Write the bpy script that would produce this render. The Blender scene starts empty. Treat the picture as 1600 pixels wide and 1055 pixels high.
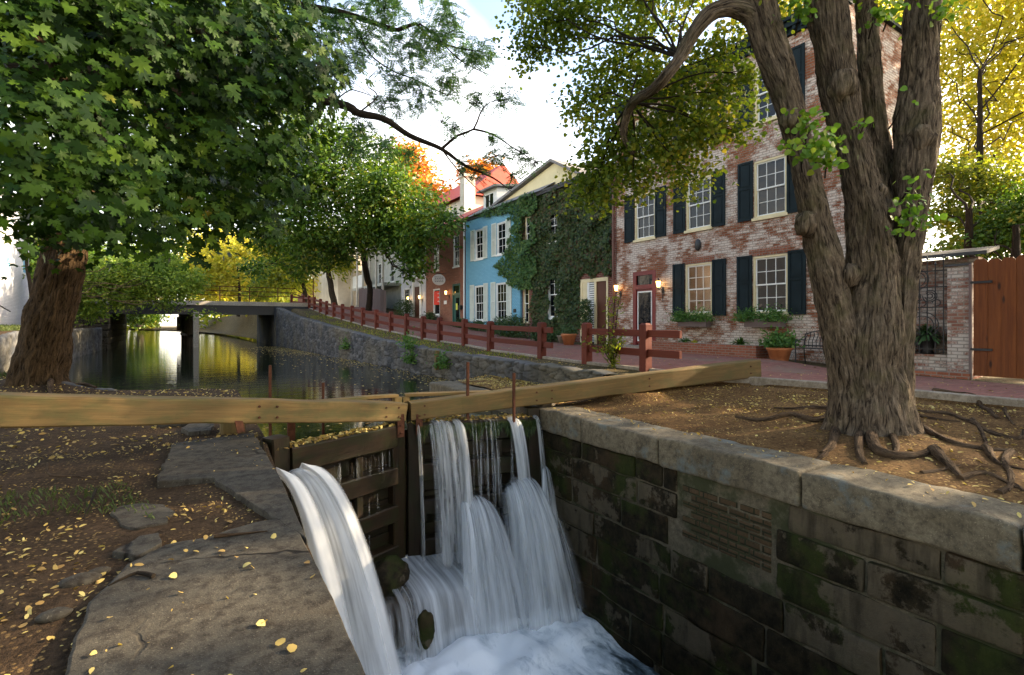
import bpy, math, random
import numpy as np
from mathutils import Vector, Matrix, noise as mnoise

# ------------------------------------------------------------------ camera, sky, sun, exposure
scene = bpy.context.scene
YAW = math.radians(32.5)
cam_d = bpy.data.cameras.new('camera'); cam_d.lens = 18.0; cam_d.sensor_width = 36.0
cam_d.shift_y = -0.0141; cam_d.clip_end = 3000; cam_d.clip_start = 0.05
cam = bpy.data.objects.new('camera', cam_d); scene.collection.objects.link(cam)
cam.location = (0, 0, 1.5); cam.rotation_euler = (math.pi/2, 0, -YAW)
scene.camera = cam

SUN_EL, SUN_DIR = math.radians(23), (0.95, -0.30)
world = bpy.data.worlds.new('World'); scene.world = world; world.use_nodes = True
wn = world.node_tree; wn.nodes.clear()
w_out = wn.nodes.new('ShaderNodeOutputWorld'); w_bg = wn.nodes.new('ShaderNodeBackground')
w_sky = wn.nodes.new('ShaderNodeTexSky'); w_sky.sky_type = 'NISHITA'; w_sky.sun_disc = False
w_sky.sun_elevation = SUN_EL
w_sky.sun_rotation = math.atan2(SUN_DIR[0], SUN_DIR[1])
w_sky.air_density = 1.0; w_sky.dust_density = 3.0; w_sky.ozone_density = 1.0
w_mix = wn.nodes.new('ShaderNodeMix'); w_mix.data_type = 'RGBA'; w_mix.inputs[0].default_value = 0.45
w_tc = wn.nodes.new('ShaderNodeTexCoord'); w_no = wn.nodes.new('ShaderNodeTexNoise')
w_no.inputs['Scale'].default_value = 2.2; w_no.inputs['Detail'].default_value = 5
w_rm = wn.nodes.new('ShaderNodeMapRange'); w_rm.inputs[1].default_value = .35; w_rm.inputs[2].default_value = .65
w_rm.inputs[3].default_value = .2; w_rm.inputs[4].default_value = .95
wn.links.new(w_tc.outputs['Generated'], w_no.inputs['Vector']); wn.links.new(w_no.outputs['Fac'], w_rm.inputs[0])
w_sep = wn.nodes.new('ShaderNodeSeparateXYZ'); w_el = wn.nodes.new('ShaderNodeMapRange'); w_sub = wn.nodes.new('ShaderNodeMath'); w_sub.operation = 'SUBTRACT'; w_sub.use_clamp = True
wn.links.new(w_tc.outputs['Generated'], w_sep.inputs[0]); wn.links.new(w_sep.outputs[2], w_el.inputs[0]); w_el.inputs[1].default_value = .18; w_el.inputs[2].default_value = .60; w_el.inputs[3].default_value = 0; w_el.inputs[4].default_value = .75
wn.links.new(w_rm.outputs[0], w_sub.inputs[0]); wn.links.new(w_el.outputs[0], w_sub.inputs[1]); wn.links.new(w_sub.outputs[0], w_mix.inputs[0])
wn.links.new(w_sky.outputs[0], w_mix.inputs[6]); w_mix.inputs[7].default_value = (8.2, 7.4, 6.2, 1)
wn.links.new(w_mix.outputs[2], w_bg.inputs[0]); w_bg.inputs[1].default_value = 0.12
wn.links.new(w_bg.outputs[0], w_out.inputs[0])

sun_d = bpy.data.lights.new('sun', 'SUN'); sun_d.energy = 5.0; sun_d.angle = math.radians(0.6); sun_d.color = (1, .80, .55)
sun = bpy.data.objects.new('sun', sun_d); scene.collection.objects.link(sun)
sv = Vector((SUN_DIR[0]*math.cos(SUN_EL), SUN_DIR[1]*math.cos(SUN_EL), math.sin(SUN_EL))).normalized()
sun.rotation_euler = sv.to_track_quat('Z', 'Y').to_euler(); sun.location = (40, -20, 30)

scene.view_settings.view_transform = 'Standard'; scene.view_settings.look = 'None'
scene.view_settings.exposure = 2.35; scene.view_settings.gamma = 1
scene.render.engine = 'CYCLES'
cy = scene.cycles
cy.use_denoising = True
try: cy.denoiser = 'OPENIMAGEDENOISE'
except Exception: pass
cy.max_bounces = 7; cy.diffuse_bounces = 3; cy.glossy_bounces = 3; cy.transmission_bounces = 4
cy.transparent_max_bounces = 24; cy.caustics_reflective = False; cy.caustics_refractive = False
cy.sample_clamp_indirect = 6.0

# ------------------------------------------------------------------ small helpers
rng = np.random.default_rng(11); random.seed(11)
SX, CX = math.sin(YAW), math.cos(YAW)
def P(px, py, zc):
    """point of the place at depth zc metres seen towards photo pixel (px, py)"""
    r = (px-800)/800*zc
    return np.array((zc*SX + r*CX, zc*CX - r*SX, 1.5 - (py-505)*zc/800))
def G(px, py, z=0.0):
    return P(px, py, 800*(1.5-z)/(py-505))

def smooth(t): t = np.clip(t, 0, 1); return t*t*(3-2*t)

class MB:
    def __init__(s): s.v = []; s.f = []; s.uv = []; s.sm = []; s.n = 0
    def add(s, vs, fs, uvs=None, smooth=False):
        o = s.n; s.v.extend([tuple(map(float, p)) for p in vs]); s.n += len(vs)
        for k, f in enumerate(fs):
            s.f.append(tuple(i+o for i in f)); s.sm.append(smooth)
            s.uv.append(uvs[k] if uvs is not None else None)
    def box(s, x0, x1, y0, y1, z0, z1):
        if x0 > x1: x0, x1 = x1, x0
        if y0 > y1: y0, y1 = y1, y0
        if z0 > z1: z0, z1 = z1, z0
        v = [(x0,y0,z0),(x1,y0,z0),(x1,y1,z0),(x0,y1,z0),(x0,y0,z1),(x1,y0,z1),(x1,y1,z1),(x0,y1,z1)]
        s.add(v, [(0,3,2,1),(4,5,6,7),(0,1,5,4),(1,2,6,5),(2,3,7,6),(3,0,4,7)])
        return s
    def obox(s, p0, p1, w, h, h1=None, bev=0.0, up=(0,0,1), n=1, wob=0.0):
        """timber from p0 to p1 (centre line), w wide, h high, grain along u"""
        p0 = Vector(p0); p1 = Vector(p1); d = (p1-p0); L = d.length; d.normalize()
        up = Vector(up); sd = d.cross(up)
        if sd.length < 1e-4: sd = Vector((1,0,0)); 
        sd.normalize(); u = sd.cross(d).normalized()
        if h1 is None: h1 = h
        off = random.random()*20
        rings = []; 
        for i in range(n+1):
            t = i/n; hh = (h+(h1-h)*t)/2; ww = w/2; c = p0+d*(L*t)
            b = bev
            pts = [(-ww+b,-hh),(ww-b,-hh),(ww,-hh+b),(ww,hh-b),(ww-b,hh),(-ww+b,hh),(-ww,hh-b),(-ww,-hh+b)] if b > 0 else [(-ww,-hh),(ww,-hh),(ww,hh),(-ww,hh)]
            ring = []
            for a, bb in pts:
                q = c+sd*a+u*bb
                if wob: q = q + Vector((mnoise.noise(q*1.7), mnoise.noise(q*1.7+Vector((9,0,0))), mnoise.noise(q*1.7+Vector((0,9,0)))))*wob
                ring.append(q)
            rings.append(ring)
        K = len(rings[0]); per = [0]
        for k in range(K): per.append(per[-1]+(rings[0][(k+1) % K]-rings[0][k]).length)
        vs = [q for r in rings for q in r]; fs = []; uvs = []
        for i in range(n):
            for k in range(K):
                k2 = (k+1) % K
                fs.append((i*K+k, i*K+k2, (i+1)*K+k2, (i+1)*K+k))
                ua, ub = off+L*i/n, off+L*(i+1)/n
                uvs.append([(ua,off+per[k]),(ua,off+per[k+1]),(ub,off+per[k+1]),(ub,off+per[k])])
        fs.append(tuple(range(K))[::-1]); uvs.append([(off+rings[0][k][0]*.15, off+rings[0][k][2]) for k in reversed(range(K))])
        fs.append(tuple(n*K+k for k in range(K))); uvs.append([(off+rings[-1][k][0]*.15, off+rings[-1][k][2]) for k in range(K)])
        s.add(vs, fs, uvs); return s
    def tube(s, pts, rad, n=8, cap=True, sm=True, bark=0.0, flare=None, ov=0.0):
        """smooth tube through pts; bark = ridge depth"""
        P_ = [Vector(p) for p in pts]; m = len(P_); rings = []; L = 0; uv_l = []
        t0 = (P_[1]-P_[0]).normalized(); ref = Vector((0,0,1)) if abs(t0.z) < .9 else Vector((1,0,0))
        sd = t0.cross(ref).normalized()
        for i in range(m):
            t = (P_[min(i+1,m-1)]-P_[max(i-1,0)])
            if t.length < 1e-9: t = Vector(t0)
            t.normalize(); sd = (sd - t*sd.dot(t)); sd.normalize(); u = t.cross(sd)
            if i: L += (P_[i]-P_[i-1]).length
            uv_l.append(L); r = rad[i] if hasattr(rad, '__len__') else rad; ring = []
            for k in range(n):
                a = 2*math.pi*k/n; q = sd*math.cos(a)+u*math.sin(a); rr = r
                if flare: rr *= flare(i/(m-1), a, L)
                if bark:
                    w = Vector((math.cos(a)*r*18, math.sin(a)*r*18, L*3.4+ov))
                    w2 = Vector((math.cos(a)*r*38, math.sin(a)*r*38, L*12+ov))
                    e = 1-abs(mnoise.noise(w))*2.6; e2 = 1-abs(mnoise.noise(w2))*2
                    lump = mnoise.noise(Vector((math.cos(a)*1.1, math.sin(a)*1.1, L*1.5+ov)))+.6*mnoise.noise(Vector((math.cos(a)*2, math.sin(a)*2, L*3.1+ov)))
                    rr += bark*(.55*e+.35*e2) + lump*r*.14
                ring.append(P_[i]+q*rr)
            rings.append(ring)
        vs = [q for r in rings for q in r]; fs = []; uvs = []
        R0 = rad[0] if hasattr(rad, '__len__') else rad
        for i in range(m-1):
            for k in range(n):
                k2 = (k+1) % n
                fs.append((i*n+k, i*n+k2, (i+1)*n+k2, (i+1)*n+k))
                a, b = k/n*6.283*R0, (k+1)/n*6.283*R0
                uvs.append([(uv_l[i],a),(uv_l[i],b),(uv_l[i+1],b),(uv_l[i+1],a)])
        s.add(vs, fs, uvs, smooth=sm)
        if cap:
            s.add(rings[0], [tuple(range(n))[::-1]]); s.add(rings[-1], [tuple(range(n))])
        return s
    def lathe(s, prof, c=(0,0,0), n=20, sm=True, sx=1, sy=1):
        vs = []; fs = []
        for r, z in prof:
            for k in range(n):
                a = 2*math.pi*k/n; vs.append((c[0]+r*math.cos(a)*sx, c[1]+r*math.sin(a)*sy, c[2]+z))
        for i in range(len(prof)-1):
            for k in range(n):
                k2 = (k+1) % n; fs.append((i*n+k, i*n+k2, (i+1)*n+k2, (i+1)*n+k))
        s.add(vs, fs, None, sm); s.add(vs[:n], [tuple(range(n))[::-1]]); s.add(vs[-n:], [tuple(range(n))]); return s
    def grid(s, P3, uv=None, sm=True, flip=False):
        """P3: array (nu, nv, 3)"""
        nu, nv, _ = P3.shape; idx = np.arange(nu*nv).reshape(nu, nv); fs = []; uvs = []
        for i in range(nu-1):
            for j in range(nv-1):
                f = (idx[i,j], idx[i+1,j], idx[i+1,j+1], idx[i,j+1])
                if flip: f = f[::-1]
                fs.append(tuple(int(x) for x in f))
                if uv is not None:
                    c = [tuple(uv[i,j]), tuple(uv[i+1,j]), tuple(uv[i+1,j+1]), tuple(uv[i,j+1])]
                    uvs.append(c[::-1] if flip else c)
        s.add(P3.reshape(-1,3), fs, uvs if uv is not None else None, sm); return s
    def poly(s, pts, z0, z1):
        """flat slab with polygon outline pts (x, y), counter-clockwise"""
        n = len(pts); vs = [(p[0],p[1],z0) for p in pts]+[(p[0],p[1],z1) for p in pts]
        fs = [tuple(range(n))[::-1], tuple(range(n,2*n))]+[(k,(k+1)%n,(k+1)%n+n,k+n) for k in range(n)]
        s.add(vs, fs); return s
    def block(s, lo, hi, r=.02, step=.15, amp=.006, fr=3.0):
        """stone block with worn rounded edges"""
        lo = np.array(lo, float); hi = np.array(hi, float); c = (lo+hi)/2; h = (hi-lo)/2; r = min(r, h.min()*.95)
        ax = []
        for k in range(3):
            inner = np.linspace(-(h[k]-r), h[k]-r, max(2, int(2*(h[k]-r)/step)+2))
            ax.append(np.concatenate([[-h[k], -(h[k]-r*.35)], inner, [h[k]-r*.35, h[k]]]))
        for k in range(3):
            a, b = [(1,2),(2,0),(0,1)][k]
            for sgn in (-1, 1):
                A, B = np.meshgrid(ax[a], ax[b], indexing='ij'); p = np.zeros(A.shape+(3,))
                p[..., a] = A; p[..., b] = B; p[..., k] = sgn*h[k]
                q = np.clip(p, -(h-r), h-r); d = p-q; dl = np.linalg.norm(d, axis=-1, keepdims=True)
                p = np.where(dl > 1e-9, q+d/np.maximum(dl,1e-9)*r, p)+c
                if amp:
                    f = p.reshape(-1,3)
                    dn = np.array([mnoise.noise_vector(Vector(x)*fr)+mnoise.noise_vector(Vector(x)*fr*4)*.35 for x in f])
                    p = (f+dn*amp).reshape(p.shape)
                s.grid(p, sm=True, flip=(sgn < 0))
        return s
    def build(s, name, mat, parent=None, loc=None):
        me = bpy.data.meshes.new(name)
        off = Vector(loc) if loc is not None else (parent_world(parent) if parent is not None else Vector((0,0,0)))
        V = np.array(s.v, dtype=np.float64).reshape(-1,3)-np.array(off)
        me.from_pydata(V.tolist(), [], s.f)
        me.polygons.foreach_set('use_smooth', s.sm)
        uvl = me.uv_layers.new(name='UVMap'); flat = []
        for f, u in zip(s.f, s.uv):
            if u is None: flat.extend([0.0, 0.0]*len(f))
            else:
                for c in u: flat.extend((float(c[0]), float(c[1])))
        uvl.data.foreach_set('uv', flat)
        me.materials.append(mat); me.update()
        return link(name, me, parent, loc)

def parent_world(p):
    v = Vector((0,0,0))
    while p is not None: v += p.location; p = p.parent
    return v
def link(name, me, parent=None, loc=None):
    o = bpy.data.objects.new(name, me); scene.collection.objects.link(o)
    if parent is not None: o.parent = parent
    if loc is not None: o.location = loc
    return o
def tag(o, label, cat, group=None, kind=None):
    o['label'] = label; o['category'] = cat
    if group: o['group'] = group
    if kind: o['kind'] = kind
    return o
def thing(name, label, cat, loc=(0,0,0), group=None):
    o = bpy.data.objects.new(name, None); scene.collection.objects.link(o); o.location = Vector([float(a) for a in loc])
    o.empty_display_size = .2
    return tag(o, label, cat, group)
def struct(o, kind='structure'): o['kind'] = kind; return o
def copy_tree(o, loc=None, label=None, parent=None):
    c = o.copy(); scene.collection.objects.link(c)
    if parent is not None: c.parent = parent
    if loc is not None: c.location = loc
    if label: c['label'] = label
    for ch in list(o.children): copy_tree(ch, parent=c)
    return c

# ------------------------------------------------------------------ material kit
class G_:
    def __init__(s, name):
        s.m = bpy.data.materials.new(name); s.m.use_nodes = True; s.t = s.m.node_tree; s.t.nodes.clear()
        s.out = s.t.nodes.new('ShaderNodeOutputMaterial'); s._tc = None
    def n(s, ty, **kw):
        nd = s.t.nodes.new(ty)
        for k, v in kw.items(): setattr(nd, k, v)
        return nd
    def put(s, sock, v):
        if v is None: return
        if isinstance(v, bpy.types.NodeSocket): s.t.links.new(v, sock)
        else:
            if sock.type == 'RGBA' and hasattr(v, '__len__') and len(v) == 3: v = (*v, 1)
            sock.default_value = v
    def tc(s, k='Object'):
        if s._tc is None: s._tc = s.n('ShaderNodeTexCoord')
        return s._tc.outputs[k]
    def geo(s, k): return s.n('ShaderNodeNewGeometry').outputs[k]
    def map(s, v, sc=(1,1,1), lo=(0,0,0), rot=(0,0,0)):
        nd = s.n('ShaderNodeMapping'); s.put(nd.inputs[0], v); nd.inputs[1].default_value = lo; nd.inputs[2].default_value = rot; nd.inputs[3].default_value = sc
        return nd.outputs[0]
    def noise(s, v, sc=5, det=4, ro=.55, di=0.0):
        nd = s.n('ShaderNodeTexNoise'); s.put(nd.inputs['Vector'], v); nd.inputs['Scale'].default_value = sc
        nd.inputs['Detail'].default_value = det; nd.inputs['Roughness'].default_value = ro; nd.inputs['Distortion'].default_value = di
        return nd.outputs['Fac']
    def vor(s, v, sc=5, feat='F1', out='Distance', rnd=1.0):
        nd = s.n('ShaderNodeTexVoronoi', feature=feat); s.put(nd.inputs['Vector'], v); nd.inputs['Scale'].default_value = sc
        nd.inputs['Randomness'].default_value = rnd
        return nd.outputs[out]
    def ramp(s, f, st, interp='LINEAR'):
        nd = s.n('ShaderNodeValToRGB'); s.put(nd.inputs[0], f); cr = nd.color_ramp; cr.interpolation = interp
        while len(cr.elements) < len(st): cr.elements.new(.5)
        for e, (p, c) in zip(cr.elements, st):
            e.position = p; e.color = (c, c, c, 1) if not hasattr(c, '__len__') else (*c[:3], 1)
        return nd.outputs[0]
    def mix(s, f, a, b, mode='MIX'):
        nd = s.n('ShaderNodeMix', data_type='RGBA', blend_type=mode); s.put(nd.inputs[0], f); s.put(nd.inputs[6], a); s.put(nd.inputs[7], b)
        return nd.outputs[2]
    def math(s, op, a, b=None, c=False):
        nd = s.n('ShaderNodeMath', operation=op, use_clamp=c); s.put(nd.inputs[0], a); s.put(nd.inputs[1], b)
        return nd.outputs[0]
    def bump(s, h, st=.5, d=.02, nrm=None):
        nd = s.n('ShaderNodeBump'); nd.inputs['Strength'].default_value = st; nd.inputs['Distance'].default_value = d
        s.put(nd.inputs['Height'], h); s.put(nd.inputs['Normal'], nrm); return nd.outputs[0]
    def wallvec(s):
        """u along the wall whichever way it faces, v up"""
        p = s.n('ShaderNodeSeparateXYZ'); s.put(p.inputs[0], s.tc()); g = s.n('ShaderNodeSeparateXYZ'); s.put(g.inputs[0], s.geo('True Normal'))
        ay = s.math('GREATER_THAN', s.math('ABSOLUTE', g.outputs[1]), .6)
        u = s.n('ShaderNodeMix', data_type='FLOAT'); s.put(u.inputs[0], ay); s.put(u.inputs[2], p.outputs[1]); s.put(u.inputs[3], p.outputs[0])
        c = s.n('ShaderNodeCombineXYZ'); s.put(c.inputs[0], u.outputs[0]); s.put(c.inputs[1], p.outputs[2]); return c.outputs[0]
    def pb(s, col, ro=.8, nrm=None, spec=.3, metal=0, trans=0, alpha=None, emi=None, est=0, sheen=0):
        b = s.n('ShaderNodeBsdfPrincipled'); s.put(b.inputs['Base Color'], col); s.put(b.inputs['Roughness'], ro); s.put(b.inputs['Normal'], nrm)
        s.put(b.inputs['Specular IOR Level'], spec); s.put(b.inputs['Metallic'], metal)
        if alpha is not None: s.put(b.inputs['Alpha'], alpha)
        if emi is not None: s.put(b.inputs['Emission Color'], emi); b.inputs['Emission Strength'].default_value = est
        s.b = b; s.t.links.new(b.outputs[0], s.out.inputs[0]); return s.m

def m_plain(name, c, ro=.6, var=.25, sc=6, bump=.2, spec=.3, dirt=None, metal=0):
    g = G_(name); v = g.tc(); n = g.noise(v, sc, 5, .6); n2 = g.noise(v, sc*9, 3, .6)
    a = tuple(x*(1-var) for x in c); b = tuple(min(1, x*(1+var)) for x in c)
    col = g.mix(g.ramp(n, [(.3,0),(.7,1)]), a, b)
    if dirt: col = g.mix(g.ramp(n2, [(.52,0),(.7,1)]), col, dirt)
    return g.pb(col, ro, g.bump(n2, bump, .01), spec, metal)
def m_wood(name, a, b, ro=.75, knots=False, gray=None, spec=.25, sc=1.0, green=None):
    g = G_(name); uv = g.tc('UV'); v = g.map(uv, (1.1*sc, 22*sc, 1)); v2 = g.map(uv, (.5, 5, 1)); v3 = g.map(uv, (4, 120, 1))
    n = g.noise(v, 1.0, 6, .65, .6); n2 = g.noise(v2, 1.2, 4, .6, .3); n3 = g.noise(v3, 1, 3, .6)
    col = g.mix(g.ramp(n, [(.3,0),(.7,1)]), a, b)
    col = g.mix(g.ramp(n2, [(.4,0),(.75,.7)]), col, gray if gray else tuple(x*.6 for x in a))
    if green: col = g.mix(g.ramp(g.noise(g.map(uv,(1.3,2.5,1)), 2.2, 4), [(.45,0),(.62,.85)]), col, green)
    oi = g.n('ShaderNodeObjectInfo'); col = g.mix(g.math('MULTIPLY', oi.outputs['Random'], .55), col, tuple(x*.55 for x in a)); col = g.mix(g.ramp(n3, [(.3,.3),(.45,0)]), col, (.03,.02,.012))
    if knots:
        k = g.vor(g.map(uv, (1.0, 3.2, 1)), 1.6); col = g.mix(g.ramp(k, [(.07,1),(.17,0)]), col, (.03,.010,.004))
    h = g.math('ADD', g.math('MULTIPLY', n, .7), g.math('MULTIPLY', n3, .5))
    return g.pb(col, ro, g.bump(h, .45, .008), spec)
def m_brick(name, a, b, mortar, wash=None, wlo=.45, whi=.6, bw=.215, bh=.075, ms=.012, ro=.9, vec='wall', stain=None, wsc=1.1, strong=1.0, perbrick=.5):
    g = G_(name); v = g.wallvec() if vec == 'wall' else g.tc()
    if vec != 'wall': v = g.map(v, (1,1,1))
    wob = g.n('ShaderNodeVectorMath', operation='MULTIPLY_ADD'); nz = g.n('ShaderNodeTexNoise'); g.put(nz.inputs['Vector'], v); nz.inputs['Scale'].default_value = 5
    g.put(wob.inputs[0], nz.outputs['Color']); wob.inputs[1].default_value = (.016,.010,0); g.put(wob.inputs[2], v); v = wob.outputs[0]
    br = g.n('ShaderNodeTexBrick'); g.put(br.inputs['Vector'], v); br.inputs['Scale'].default_value = 1; br.inputs['Brick Width'].default_value = bw
    br.inputs['Row Height'].default_value = bh; br.inputs['Mortar Size'].default_value = ms; br.inputs['Mortar Smooth'].default_value = .3
    br.inputs['Color1'].default_value = (0,0,0,1); br.inputs['Color2'].default_value = (1,1,1,1); br.inputs['Mortar'].default_value = (.5,.5,.5,1)
    br.inputs['Bias'].default_value = 0
    n1 = g.noise(v, 2.2, 4); n2 = g.noise(v, 30, 4, .65)
    tone = g.math('ADD', g.math('MULTIPLY', br.outputs['Color'], .6), g.math('MULTIPLY', n1, .4))
    c = g.mix(tone, a, b); c = g.mix(g.ramp(n2, [(.5,0),(.72,.6)]), c, tuple(x*.45 for x in a))
    m_ = g.mix(g.noise(v, 12, 3), mortar, tuple(x*.6 for x in mortar))
    c = g.mix(br.outputs['Fac'], c, m_)
    if wash:
        w = g.math('ADD', g.math('ADD', g.math('MULTIPLY', g.noise(v, wsc, 5, .6, .4), 1.0), g.math('MULTIPLY', g.math('SUBTRACT', n2, .5), .55)), g.math('MULTIPLY', g.math('SUBTRACT', br.outputs['Color'], .5), perbrick*.28))
        wf = g.ramp(w, [(wlo, 0), (whi, strong)])
        wc = g.mix(g.noise(v, 9, 4, .6), tuple(x*.72 for x in wash), wash)
        wc = g.mix(g.math('MULTIPLY', br.outputs['Fac'], .75), wc, tuple(x*.35 for x in wash)); c = g.mix(wf, c, wc)
    if stain: c = g.mix(g.ramp(g.noise(v, .8, 4), [(.5,0),(.68,.8)]), c, stain)
    h = g.math('SUBTRACT', g.math('MULTIPLY', n2, .35), br.outputs['Fac'])
    return g.pb(c, ro, g.bump(h, .7, .012), .2)
def m_leaf(name, cols, tr=.5, ro=.5, spec=.3, hue=None):
    """cols: list of (pos, rgb) picked per leaf"""
    g = G_(name); r = g.geo('Random Per Island'); n = g.noise(g.tc(), .55, 2)
    f = g.math('ADD', g.math('MULTIPLY', r, .65), g.math('MULTIPLY', g.ramp(n, [(.3,0),(.7,1)]), .35))
    c = g.ramp(f, cols); g.pb(c, ro, None, spec)
    t = g.n('ShaderNodeBsdfTranslucent'); tc = g.mix(1.0, c, (1.25, 1.25, .55), 'MULTIPLY'); g.put(t.inputs[0], tc)
    ms = g.n('ShaderNodeMixShader'); ms.inputs[0].default_value = tr; g.t.links.new(g.b.outputs[0], ms.inputs[1]); g.t.links.new(t.outputs[0], ms.inputs[2])
    g.t.links.new(ms.outputs[0], g.out.inputs[0]); return g.m
def m_bark(name, a, b, dark, moss=None, sc=1.0):
    g = G_(name); uv = g.tc('UV'); v = g.map(uv, (2.2*sc, 11*sc, 1)); n = g.noise(v, 1.2, 6, .65, 1.2); n2 = g.noise(g.tc(), 3, 4, .6); n3 = g.noise(g.tc(), 40, 4, .65)
    r = g.ramp(n, [(.36,0),(.5,.55),(.66,1)]); c = g.mix(r, dark, g.mix(n2, a, b)); c = g.mix(g.ramp(n3, [(.45,0),(.7,.5)]), c, tuple(x*.5 for x in a))
    if moss: c = g.mix(g.ramp(n2, [(.52,0),(.7,.6)]), c, moss)
    h = g.math('ADD', r, g.math('MULTIPLY', n3, .3))
    return g.pb(c, .92, g.bump(h, .9, .03), .12)
def m_glass(name, tint=(.006,.008,.010), ro=.03, spec=.24):
    g = G_(name); n = g.noise(g.tc(), 2.6, 2); return g.pb(tint, ro, g.bump(n, .35, .03), spec)
def m_emit(name, c, st):
    g = G_(name); return g.pb(c, .5, None, .3, emi=c, est=st)

M = {}
# house walls
M['brick_wash'] = m_brick('whitewashed_brick', (.16,.048,.020), (.33,.115,.05), (.24,.18,.13), wash=(.66,.56,.47), wlo=.425, whi=.56, perbrick=.55, ms=.013)
M['brick_red'] = m_brick('red_brick', (.19,.058,.030), (.35,.125,.07), (.30,.22,.17), wash=(.5,.42,.36), wlo=.68, whi=.8)
M['brick_dark'] = m_brick('dark_red_brick', (.11,.026,.018), (.20,.055,.035), (.28,.22,.18))
M['brick_pillar'] = m_brick('pillar_brick', (.17,.07,.05), (.30,.15,.10), (.30,.25,.2), wash=(.50,.44,.38), wlo=.42, whi=.58, perbrick=.8)
M['brick_blue'] = m_brick('blue_painted_brick', (.16,.37,.50), (.20,.44,.57), (.11,.28,.39), ms=.008)
M['brick_white'] = m_brick('white_painted_brick', (.60,.60,.62), (.68,.68,.70), (.5,.5,.52), ms=.008)
M['brick_moss'] = m_brick('mossy_old_brick', (.045,.030,.014), (.10,.062,.032), (.03,.03,.014), stain=(.03,.04,.012))
M['path_brick'] = m_brick('path_brick', (.20,.075,.055), (.32,.14,.105), (.20,.13,.10), vec='flat', bw=.21, bh=.105, ms=.008, stain=(.2,.14,.10))
M['stucco_cream'] = m_plain('cream_stucco', (.62,.56,.46), .9, .12, 1.5, .2)
M['stucco_yellow'] = m_plain('cream_siding', (.68,.60,.36), .85, .08, 1.5, .1)
M['siding_grey'] = m_plain('pale_siding', (.42,.42,.36), .85, .15, 2, .1)
M['white_paint'] = m_plain('white_paint', (.72,.72,.68), .55, .08, 3, .1, .4)
M['cream_paint'] = m_plain('cream_paint', (.66,.56,.33), .6, .1, 3, .1, .4)
M['shutter_dark'] = m_plain('dark_green_shutter_paint', (.008,.016,.019), .7, .3, 3, .1, .15)
M['shutter_pale'] = m_plain('pale_shutter_paint', (.58,.62,.55), .6, .08, 3, .1)
M['red_paint'] = m_plain('dark_red_paint', (.16,.018,.014), .5, .2, 4, .1, .4)
M['fence_red'] = m_wood('redwood_stained_timber', (.105,.020,.010), (.16,.034,.016), .7, gray=(.13,.028,.018))
M['gate_green'] = m_plain('green_door_paint', (.03,.10,.08), .5, .2, 4, .1)
M['door_brown'] = m_wood('brown_door_wood', (.10,.035,.018), (.15,.055,.028), .55)
M['wood_beam'] = m_wood('weathered_beam_timber', (.15,.09,.03), (.29,.19,.07), .85, gray=(.10,.075,.038), green=(.12,.11,.04))
M['wood_wet'] = m_wood('wet_black_gate_timber', (.010,.006,.003), (.040,.022,.008), .5, gray=(.012,.009,.005), spec=.22, green=(.016,.018,.004))
M['wood_cedar'] = m_wood('cedar_fence_board', (.13,.032,.006), (.27,.082,.016), .55, knots=True, gray=(.12,.035,.010))
M['wood_grey'] = m_wood('weathered_grey_board', (.16,.12,.11), (.24,.19,.17), .85, gray=(.14,.05,.035))
M['wood_old'] = m_wood('old_bridge_timber', (.10,.075,.05), (.19,.15,.11), .85)
M['iron'] = m_plain('black_wrought_iron', (.010,.010,.011), .5, .3, 8, .2, .5)
M['rust'] = m_plain('rusty_iron', (.075,.028,.014), .9, .45, 14, .5, .2, dirt=(.04,.018,.012))
M['copper'] = m_plain('brown_drainpipe_paint', (.13,.06,.045), .5, .2, 5, .1)
M['terracotta'] = m_plain('terracotta', (.42,.155,.06), .8, .18, 6, .2)
M['roof_dark'] = m_plain('dark_roof_slate', (.05,.05,.05), .8, .35, 5, .4)
M['roof_grey'] = m_plain('grey_slate_roof', (.20,.19,.18), .8, .3, 5, .4)
M['roof_red'] = m_plain('red_metal_roof', (.45,.06,.035), .6, .15, 3, .1)
M['glass'] = m_glass('window_glass')
M['sign_red'] = m_plain('red_sign', (.75,.03,.012), .5, .05, 3, 0)
M['sign_white'] = m_plain('white_lettering', (.75,.75,.72), .6, .05, 3, 0)
M['yellow_paper'] = m_plain('yellow_notice', (.65,.65,.10), .7, .05, 3, 0)
M['lamp_glow'] = m_emit('lantern_flame', (1,.55,.14), 3.5)
M['room_light'] = m_emit('room_ceiling_lamp', (1,.66,.20), 1.5)
M['room'] = m_plain('room_plaster', (.10,.065,.03), .9, .2, 2, .1)
g = G_('clear_window_glass'); gl = g.n('ShaderNodeBsdfGlossy'); gl.inputs['Roughness'].default_value = .03; trn = g.n('ShaderNodeBsdfTransparent')
ms = g.n('ShaderNodeMixShader'); ms.inputs[0].default_value = .05; g.t.links.new(trn.outputs[0], ms.inputs[1]); g.t.links.new(gl.outputs[0], ms.inputs[2]); g.t.links.new(ms.outputs[0], g.out.inputs[0]); M['glass_clear'] = g.m

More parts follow.
